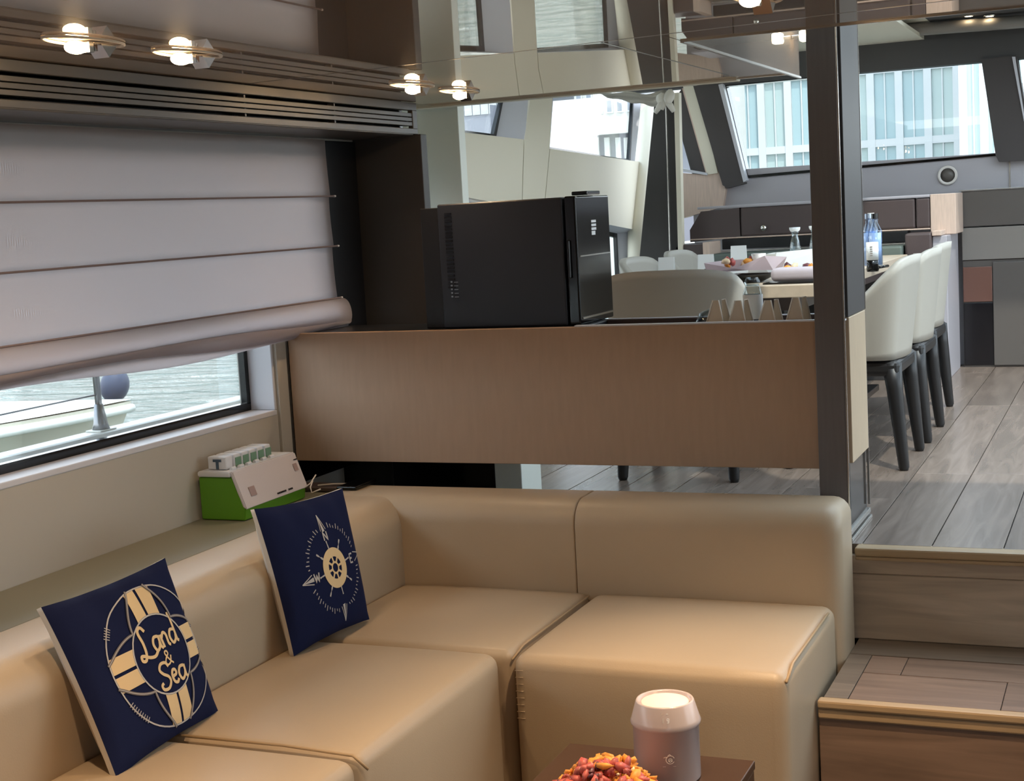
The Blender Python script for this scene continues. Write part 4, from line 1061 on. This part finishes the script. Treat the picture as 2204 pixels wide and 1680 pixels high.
# folded napkins and a bottle in the sideboard tray
def napkin(px, y, w_, h_, lb, flip=1):
    z = 1.10; x = P(px, 690, y=y).x
    t = thing('folded_napkin', lb, 'napkin', group='folded napkins in the sideboard tray')
    bm = B(); prism(bm, [(x-w_, y-.02, z+.001), (x+w_, y-.02, z+.001), (x+.012*flip, y, z+h_), (x-.006, y, z+h_)], (0, .003, 0)); link('front_fold', bm, M_NAPKIN, t)
    bm = B(); prism(bm, [(x+.01, y+.03, z+.001), (x+w_*1.35, y+.03, z+.001), (x+w_*.85, y+.01, z+h_*1.02), (x+.02, y+.008, z+h_)], (0, .003, 0)); link('rear_fold', bm, M_NAPKIN, t)
    bm = B()
    tube(bm, [(x-w_, y-.0205, z+.002), (x-.006, y-.0005, z+h_)], .0022, 6); tube(bm, [(x+w_, y-.0205, z+.002), (x+.012*flip, y-.0005, z+h_)], .0022, 6)
    tube(bm, [(x+w_*1.35, y+.0295, z+.002), (x+w_*.85, y+.0095, z+h_*1.02), (x+.02, y+.008, z+h_)], .0022, 6)
    link('hem', bm, M_NAPE, t, smooth=True)
napkin(1540, 4.40, 0.036, .108, 'folded taupe napkin in the sideboard tray, first from the fridge')
napkin(1588, 4.36, 0.036, .108, 'folded taupe napkin in the sideboard tray, left of the clear bottle')
napkin(1652, 4.36, 0.036, .106, 'folded taupe napkin in the sideboard tray, right of the clear bottle')
napkin(1712, 4.36, 0.036, .112, 'folded taupe napkin in the sideboard tray, beside the tall dark post')
bo = thing('glass_dome', 'clear curved glass lid leaning among the napkins', 'glass lid')
x = P(1530, 690, y=4.5).x
link('dome', lathe(B(), [(.052, 0), (.050, .03), (.036, .062), (0, .078), (0, .075), (.034, .059), (.047, .029), (.049, 0)], (x, 4.50, 1.101), 28), M_CLEARP, bo, smooth=True)
link('rim', tube(B(), [(x+.052*math.cos(a), 4.50+.052*math.sin(a), 1.104) for a in [i*math.pi/12 for i in range(25)]], .002, 6, cap=False), M_GLASS, bo, smooth=True)
cbt = thing('clear_bottle', 'clear plastic bottle with a white label standing in the sideboard tray', 'bottle')
x = P(1622, 690, y=4.45).x
link('body', lathe(B(), [(0, .001), (.026, .001), (.029, .008), (.026, .02), (.029, .035), (.0295, .125), (.022, .145), (.020, .150), (0, .150)], (x, 4.45, 1.10), 24), M_CLEARP, cbt, smooth=True)
link('label', lathe(B(), [(.0300, .045), (.0305, .046), (.0305, .118), (.0300, .12)], (x, 4.45, 1.10), 24), M_PAPER, cbt, smooth=True)
link('crumpled_top', lathe(B(), [(.020, .146), (.025, .158), (.018, .172), (.010, .164), (0, .168)], (x, 4.45, 1.10), 9), M_CLEARP, cbt)

# ================================================================== SETTEE AND HELM UNIT FORWARD
se = thing('banquette', 'dark brown leather banquette with pinkish oak ends under the windscreen', 'banquette')
def yb(px, py, y): return P(px, py, y=y)
YB = 8.3
xl, xr = -2.33, -1.03; zt1 = 1.473
mkbox('backrest_pad', xl+.25, xr-.08, YB, YB+.12, 1.31, zt1, M_SETTEE, se, bev=.01); mkbox('backrest_pad', xr-.075, xr, YB, YB+.12, 1.31, zt1, M_SETTEE, se, bev=.01)
plate('backrest_pad', [Vector((xl+.02, YB, zt1-.01)), Vector((xl+.245, YB, zt1)), Vector((xl+.245, YB, 1.31)), Vector((xl-.05, YB, 1.29)), Vector((xl-.05, YB, 1.36))], (0, .12, 0), M_SETTEE, se)
mkbox('top_rail', xl, xr, YB-.004, YB+.40, zt1+.002, zt1+.016, M_LILAC, se)
mkbox('lower_rail', xl-.05, xr, YB-.006, YB+.02, 1.300, 1.308, M_PINK, se)
mkbox('end_panel', xr+.002, xr+.135, YB, YB+.355, 1.27, zt1+.016, M_PINK, se, label='pinkish oak end panel')
mkbox('arm_pad', -1.14, -1.0, YB-.2, YB-.001, 1.15, 1.288, M_SETTEE, se, bev=.012); mkbox('arm_end', -.998, -.95, YB-.2, YB-.001, 1.27, 1.296, M_PINK, se)
mkbox('arm_pad', -2.42, -2.24, YB-.2, YB-.001, 1.12, 1.285, M_SETTEE, se, bev=.012); mkbox('arm_end', -2.238, -2.20, YB-.25, YB-.001, 1.10, 1.292, M_PINK, se)
mkbox('recess_panel', -2.19, -1.15, YB-.01, YB+.1, 1.24, 1.298, M_BLACKM, se)
mkbox('seat_pad', -2.19, -1.15, YB-.24, YB-.02, 1.10, 1.225, M_TEAL, se, bev=.01); mkbox('recess_edge', -2.19, -1.15, YB-.03, YB-.02, 1.228, 1.234, M_BRIGHT, se, bev=0)
mkbox('seat_base', -2.19, -1.15, YB-.2, YB+.1, ZU, 1.099, M_DARK, se)
mkbox('side_panel', -.998, -.925, 8.12, 8.655, ZU, 1.268, M_LILAC, se)
lt_ = link('latch', lathe(B(), [(0, .03), (.012, .03), (.020, .018), (.016, .0), (0, 0)], (0, 0, 0), 14), M_CHROME, se, smooth=True)
lt_.location = yb(1645, 490, YB-.004); lt_.rotation_euler = (rad(90), 0, 0)
hm = thing('helm_console', 'dark grey panelled console against the forward wall', 'console')
YH = 8.68
def hb(name, px0, px1, py0, py1, m, d=0, **k):
    a, b = yb(px0, py0, YH), yb(px1, py1, YH); return mkbox(name, a.x, b.x, YH-d, YH+.12, b.z, a.z, m, hm, bev=.002, **k)
x0 = yb(2070, 500, YH).x; xe = 1.0
for nm, za, zb, m in (('upper_panel', 412, 488, M_HELM1), ('middle_panel', 491, 560, M_HELM2)):
    mkbox(nm, x0, xe, YH, YH+.1, yb(2075, zb, YH).z, yb(2070, za, YH).z, m, hm)
mkbox('top_edge', x0-.01, xe, YH-.01, YH+.1, yb(2070, 412, YH).z+.001, yb(2070, 409, YH).z, M_BRIGHT, hm, bev=.001)
mkbox('carcass', x0, xe, YH+.01, YH+.1, ZU, yb(2075, 561, YH).z, M_HELM1, hm)
mkbox('brown_reflection', x0+.002, yb(2135, 575, YH).x, YH, YH+.02, yb(2075, 650, YH).z, yb(2075, 575, YH).z, M_HELM3, hm)  # brown square imitates a reflection in the glossy console front
mkbox('black_recess', x0+.002, yb(2137, 650, YH).x, YH+.004, YH+.02, ZU+.01, yb(2075, 652, YH).z, M_HELM4, hm)
mkbox('door_panel', yb(2138, 650, YH).x, xe, YH-.004, YH+.02, ZU+.01, yb(2075, 566, YH).z, M_HELM1, hm)
sp = thing('round_speaker', 'round speaker with a pale ring set in the lilac dash', 'speaker')
c = P(2040, 377, y=YW+.058); 
bm = lathe(B(), [(.040, 0), (.055, 0), (.055, .012), (.050, .016), (.040, .010)], (0, 0, 0), 32); o = link('ring', bm, M_WHITEC, sp, smooth=True)
o2 = link('mesh_cone', lathe(B(), [(0, .006), (.041, .004), (.041, 0)], (0, 0, 0), 28), M_HELM1, sp, smooth=True)
for q in (o, o2): q.location = c; q.rotation_euler = (rad(90), 0, 0)
# knotted white cloth under the ceiling edge
kc = thing('knotted_cloth', 'white cloth gathered and knotted under the ceiling edge beside the leaning panel', 'cloth')
def pc_(a, b, y=7.9): return P(a, b, y=y)
bm = B()
n_ = 14; g0 = [pc_(1285+ (1435-1285)*i/n_, 199+6*math.sin(i*.8)*(i/n_)) for i in range(n_+1)]; g1 = [pc_(1300+(1432-1300)*i/n_, 205+(232-205)*(i/n_)**.7+2*math.sin(i*1.3)) for i in range(n_+1)]
rows = []
for i in range(n_+1): rows.append([bm.verts.new(g0[i].lerp(g1[i], j/6)+Vector((0, .02*math.sin(j*1.9+i*.4), 0))) for j in range(7)])
for a, b in zip(rows, rows[1:]):
    for j in range(6): bm.faces.new((a[j], a[j+1], b[j+1], b[j]))
bmesh.ops.solidify(bm, geom=bm.faces[:], thickness=.004); link('drape', bm, M_CLOTH, kc, smooth=True)
bm = B(); blob(bm, pc_(1440, 208, 7.86), (.05, .03, .028), 2, .10); blob(bm, pc_(1424, 214, 7.86), (.035, .03, .03), 2, .12); link('knot', bm, M_CLOTH, kc, smooth=True)
for (a, b) in (((1425, 215), (1410, 243)), ((1432, 215), (1450, 240)), ((1428, 212), (1424, 236))):
    link('tail', tube(B(), [pc_(*a, 7.85), pc_((a[0]+b[0])/2+2, (a[1]+b[1])/2, 7.85), pc_(*b, 7.85)], [.014, .018, .012], 8), M_CLOTH, kc, smooth=True)

# ================================================================== OUTSIDE
side = thing('side_deck', 'white outer deck ledge of the yacht beyond the saloon window', 'deck')
mkbox('rail_cap', -3.02, -2.935, -2, 5.2, .83, .906, M_GEL, side, bev=.012)
mkbox('deck_strip', -2.935, -2.795, -2, 5.2, .80, .884, mat('grey deck', (172, 174, 182), .5), side)
mkbox('shading_overhang', -3.45, -2.8, -2, 4.55, 1.96, 2.02, M_GEL, side, bev=.01)  # unseen overhang added to shade the top of the blind
mkbox('hull_side', -3.06, -3.0, -2, 9, -.9, .829, M_GEL, side)
stn = thing('stanchion', 'steel stanchion post on the deck ledge outside the window', 'post')
sx = -2.978; b0 = P(218, 925, x=sx)
link('tube', tube(B(), [(sx, b0.y, .911), (sx, b0.y-.012, 1.6)], .011, 12), M_STEEL, stn, smooth=True)
link('foot', tube(B(), [(sx, b0.y, .911), (sx, b0.y, .93), (sx, b0.y-.002, .99)], [.028, .022, .014], 12), M_STEEL, stn, smooth=True)
mkbox('foot_plate', sx-.03, sx+.03, b0.y-.04, b0.y+.04, .9062, .911, M_GEL, stn)
link('guard_wire', tube(B(), [(sx, b0.y, 1.02), (sx-.01, b0.y-2.5, 1.01)], .003, 6), M_STEEL, stn)
# neighbouring boat: loft of a pointed hull, bow to the right
bt = thing('motor_boat', 'white motor boat moored beyond the saloon window', 'boat')
yb0 = P(283, 862, z=.35)
bowp = Vector(yb0); ax = Vector((.35, .94, 0)).normalized(); sd_ = Vector((ax.y, -ax.x, 0))
Lb = 7.0
def sec(t): # t 0 bow..1 stern -> half beam, deck z, keel z
    return 1.35*(1-(1-min(1, t*1.6))**2.2), .35+.12*math.sin(min(1, t*2)*1.57)-.0*t, -1.0
bm = B(); rows = []
for i in range(25):
    t = (i/24)**1.4; hb_, zd, zk = sec(t); c = bowp-ax*(Lb*t); row = []
    for (k_, z) in ((1.0, zd), (1.03, zd-.05), (.93, zd-.12), (.80, zd-.6), (.55, -1.0)):
        row.append((c+sd_*hb_*k_+ax*(-.55*(1-t)*max(0, (zd-z))), z))
    pts = [Vector((p.x, p.y, z)) for p, z in row]; pts2 = []
    for (k_, z) in ((.55, -1.0), (.80, zd-.6), (.93, zd-.12), (1.03, zd-.05), (1.0, zd)):
        p = c-sd_*hb_*k_+ax*(-.55*(1-t)*max(0, (zd-z))); pts2.append(Vector((p.x, p.y, z)))
    rows.append([bm.verts.new(q) for q in pts+pts2])
for a, b in zip(rows, rows[1:]):
    for j in range(9): bm.faces.new((a[j], a[j+1], b[j+1], b[j]))
link('hull', bm, M_HULL, bt, smooth=True)
bm = B(); rows = []
for i in range(25):
    t = (i/24)**1.4; hb_, zd, zk = sec(t); c = bowp-ax*(Lb*t); rows.append([bm.verts.new(Vector((c+sd_*hb_*k_).to_tuple()[:2]+(zd+.10*(1-k_*k_)*min(1, t*4)+.012,))) for k_ in (1.02, .8, .5, 0, -.5, -.8, -1.02)])
for a, b in zip(rows, rows[1:]):
    for j in range(6): bm.faces.new((a[j], a[j+1], b[j+1], b[j]))
link('deck', bm, M_GEL, bt, smooth=True)
bm = B(); tube(bm, [Vector((*(bowp-ax*(Lb*((i/24)**1.4))+sd_*sec((i/24)**1.4)[0]*1.03).to_tuple()[:2], sec((i/24)**1.4)[1]-.05)) for i in range(25)], .03, 8); link('rub_rail', bm, M_GEL, bt, smooth=True)
c = bowp-ax*1.75; bm = B(); prism(bm, [c+sd_*.5+Vector((0, 0, .2)), c-sd_*.5+Vector((0, 0, .2)), c-sd_*.45-ax*.5+Vector((0, 0, .55)), c+sd_*.45-ax*.5+Vector((0, 0, .55))], -ax*.03); link('windshield', bm, M_CLEARP, bt)
c = bowp-ax*1.25+Vector((0, 0, .20)); bm = B(); blob(bm, c, (.09, .07, .12), 2, .05); link('deck_light', bm, M_BLACK, bt, smooth=True)
fn = thing('vinyl_cover', 'blue grey rounded cover standing at the bow of the motor boat', 'cover')
c = P(247, 829, y=yb0.y+.5); bm = B(); bmesh.ops.create_uvsphere(bm, u_segments=20, v_segments=12, radius=1)
for v in bm.verts: v.co = Vector((c.x+v.co.x*.11, c.y+v.co.y*.11, c.z+v.co.z*.13+v.co.x*.02))
link('shell', bm, M_FENDER, fn, smooth=True)
bm = B(); tube(bm, [c+Vector((-.03, 0, -.1)), c+Vector((-.05, -.02, -.4))], .03, 8); link('stem', bm, M_STEEL, fn, smooth=True)
# harbour water
wm = mat('harbour water', (96, 108, 100), .08, spec=.5)
n = wm.node_tree.nodes; l = wm.node_tree.links
tcn = n.new('ShaderNodeTexCoord'); mp = n.new('ShaderNodeMapping'); mp.inputs['Scale'].default_value = (1.0, 2.2, 1); mp.inputs['Rotation'].default_value = (0, 0, rad(-55))
l.new(tcn.outputs['Object'], mp.inputs[0]); t1 = n.new('ShaderNodeTexNoise'); t1.inputs['Scale'].default_value = 1.0; t1.inputs['Detail'].default_value = 5; t1.inputs['Distortion'].default_value = .6
l.new(mp.outputs[0], t1.inputs['Vector']); bp = n.new('ShaderNodeBump'); bp.inputs['Strength'].default_value = 1; bp.inputs['Distance'].default_value = .9
l.new(t1.outputs['Fac'], bp.inputs['Height']); l.new(bp.outputs[0], n['Principled BSDF'].inputs['Normal'])
bm = B(); g = 40
vs = [bm.verts.new(q) for q in ((-260, -120, -1.0), (160, -120, -1.0), (160, 320, -1.0), (-260, 320, -1.0))]; bm.faces.new(vs)
link('harbour_water', bm, wm, kind='structure')
# quay with buildings
quay = link('quay_ground', box(B(), -200, 160, 46, 300, -2.0, .2), mat('quay concrete', (190, 188, 182), .8), kind='structure')
M_TFRAME = mat('white tower frame', (200, 203, 204), .5); M_TPANE = mat('pale teal tower glass', (160, 182, 186), .3); M_TPANE2 = mat('pale aqua tower glass', (172, 188, 186), .3)
def tower(label, x0, x1, y, z0, z1, cols, rows, mfr, mpanes, fr_w=.28, group=None, depth=14, name='tower_block', wall_=None, rot=0, ww=1.0, wh=1.0):
    t = thing(name, label, 'building', group=group)
    t['category'] = 'building'
    mkbox('core_wall', x0, x1, y+.35, y+depth, z0, z1, wall_ or mfr, t, bev=0)
    cw, rh = (x1-x0)/cols, (z1-z0)/rows
    if ww == 1.0:
        for i in range(cols+1): mkbox('mullion', x0+cw*i-fr_w/2, x0+cw*i+fr_w/2, y-.12, y+.34, z0, z1, mfr, t, bev=0)
        for i in range(cols): mkbox('fin', x0+cw*(i+.5)-.035, x0+cw*(i+.5)+.035, y+.0, y+.12, z0, z1, mfr, t, bev=0)
        for j in range(rows+1): mkbox('transom', x0, x1, y-.08, y+.34, z0+rh*j-fr_w/2, z0+rh*j+fr_w/2, mfr, t, bev=0)
    k = 0
    for i in range(cols):
        for j in range(rows):
            xm, zm = x0+cw*(i+.5), z0+rh*(j+.5); hw, hh_ = cw*ww/2, rh*wh/2; k += 1
            m = mpanes[(i*7+j*3) % len(mpanes)]
            if ww == 1.0: mkbox('pane', xm-hw+fr_w/2, xm+hw-fr_w/2, y+.12, y+.16, zm-hh_+fr_w/2, zm+hh_-fr_w/2, m, t, bev=0)
            else:
                wdw = mkbox('window', xm-hw-.06, xm+hw+.06, y+.27, y+.36, zm-hh_-.06, zm+hh_+.06, M_TFRAME, t, bev=0); mkbox('pane', xm-hw, xm+hw, y+.255, y+.268, zm-hh_, zm+hh_, m, wdw, bev=0)
    return t
YT = 82
a = P(1585, 320, y=YT); b = P(2062, 320, y=YT); zfl = P(1750, 318, y=YT).z
tower('pale glass tower with a white frame grid seen through the windscreen', a.x, b.x, YT, zfl-3.9*2, zfl+3.9*5, 8, 7, M_TFRAME, [M_TPANE, M_TPANE2, M_TPANE], fr_w=.40)
a2 = P(2075, 320, y=70)
tower('white tower with close vertical fins seen at the windscreen pillar', a2.x, a2.x+16, 70, .2, 40, 18, 3, M_TFRAME, [M_TPANE2], fr_w=.35)
a3, b3 = P(1500, 320, y=120), P(1600, 320, y=120)
tower('far pale blue tower at the windscreen edge', a3.x-2, b3.x+1.5, 120, .2, 60, 4, 12, mat('pale blue frame', (160, 182, 196), .5), [mat('pale blue tower glass', (130, 164, 184), .3)], fr_w=.2)
YP = 60
M_PW = mat('white facade', (196, 195, 190), .7); M_PG = mat('grey facade', (146, 148, 156), .7); M_PWIN = mat('grey window glass', (128, 134, 144), .2)
a, b = P(1232, 260, y=YP), P(1372, 260, y=YP)
tower('white quayside block with rows of small windows beyond the side windows', a.x, b.x+1.2, YP, .2, 22, 9, 9, M_PW, [M_PWIN], name='apartment_block', ww=.42, wh=.5)
a, b = P(960, 260, y=YP+6), P(1120, 260, y=YP+6)
tower('grey quayside block with dense windows beyond the side windows', a.x, b.x, YP+6, .2, 26, 9, 9, M_PG, [mat('pale window glass', (188, 192, 202), .2)], name='apartment_block', ww=.6, wh=.6)
sh = thing('quay_shed', 'low quayside shed with a yellow panel beyond the side window', 'shed')
a, b = P(1195, 330, y=50), P(1352, 330, y=50)
zs_ = P(1270, 292, y=50).z
mkbox('shed_wall', a.x-2, b.x+1, 50.2, 55, .2, zs_, mat('shed grey', (104, 104, 112), .7), sh, bev=0); mkbox('shed_roof', a.x-2.3, b.x+1.3, 49.8, 55.4, zs_, zs_+.18, M_PW, sh, bev=0)
a, b = P(1215, 298, y=50), P(1240, 312, y=50); mkbox('yellow_panel', a.x, b.x, 50.05, 50.19, b.z, a.z, mat('yellow panel', (220, 190, 70), .6), sh, bev=0)
for px in (1275, 1298, 1322, 1340):
    a, b = P(px, 296, y=50), P(px+13, 340, y=50); mkbox('shed_door', a.x, b.x, 50.1, 50.19, b.z, a.z, M_PW, sh, bev=0)
cp = thing('boat_canopy', 'grey rounded boat canopy moored beyond the side window', 'canopy')
c = P(1195, 285, y=40); bm = B()
prism(bm, [Vector((c.x-2.0, 40, c.z-1.0)), Vector((c.x+.42, 40, c.z-1.0)), Vector((c.x+.40, 40, c.z+.10)), Vector((c.x+.25, 40, c.z+.38)), Vector((c.x-.1, 40, c.z+.62)), Vector((c.x-2.0, 40, c.z+.95))], (-.6, 1.6, 0))
link('cover', bm, mat('grey canopy', (112, 114, 124), .6), cp)
mkbox('hull', c.x-2.4, c.x+1.2, 39.8, 42, -1.0, c.z-1.0, M_GEL, cp, bev=.05)

# ------------------------------------------------------------------ windows guide the sky light (portals in the openings, the added skylight too)
def portal(loc, sx_, sy_, d):
    pd = bpy.data.lights.new('window_portal', 'AREA'); po_ = bpy.data.objects.new('window_portal', pd); COL.objects.link(po_)
    pd.shape = 'RECTANGLE'; pd.size = sx_; pd.size_y = sy_; po_.location = loc
    po_.rotation_euler = Vector(d).to_track_quat('-Z', 'Y').to_euler(); pd.cycles.is_portal = True
portal((2.52, 3.6, 1.42), 1.2, .95, (-1, 0, 0)); portal((2.52, 6.62, 1.57), 4.55, 1.65, (-1, 0, 0)); portal((-2.78, 1.8, 1.35), 4.8, .9, (1, 0, 0)); portal((1.35, -1.75, .9), .7, 1.9, (0, 1, 0)); portal((-3.02, 7.0, 1.1), 4.0, .7, (1, 0, 0))
portal((.325, 6.05, 2.58), 2.75, 3.7, (0, 0, -1)); portal((-.3, 8.9, 1.93), 4.4, .6, (0, -1, 0)); portal((-3.02, 7.5, 2.05), 3.8, .55, (1, 0, 0))

# ------------------------------------------------------------------ stand every thing's empty at its base
bpy.context.view_layer.update()
for o in list(bpy.data.objects):
    if o.type == 'EMPTY' and o.parent is None and o.location.length < 1e-6 and o.get('kind') != 'structure' and o.children:
        pts = []
        def rec(q):
            if q.type == 'MESH': pts.extend([q.matrix_world @ Vector(b_) for b_ in q.bound_box])
            for ch in q.children: rec(ch)
        rec(o)
        if not pts: continue
        base = Vector(((min(p.x for p in pts)+max(p.x for p in pts))/2, (min(p.y for p in pts)+max(p.y for p in pts))/2, min(p.z for p in pts)))
        for ch in o.children: ch.location = ch.location-base
        o.location = base
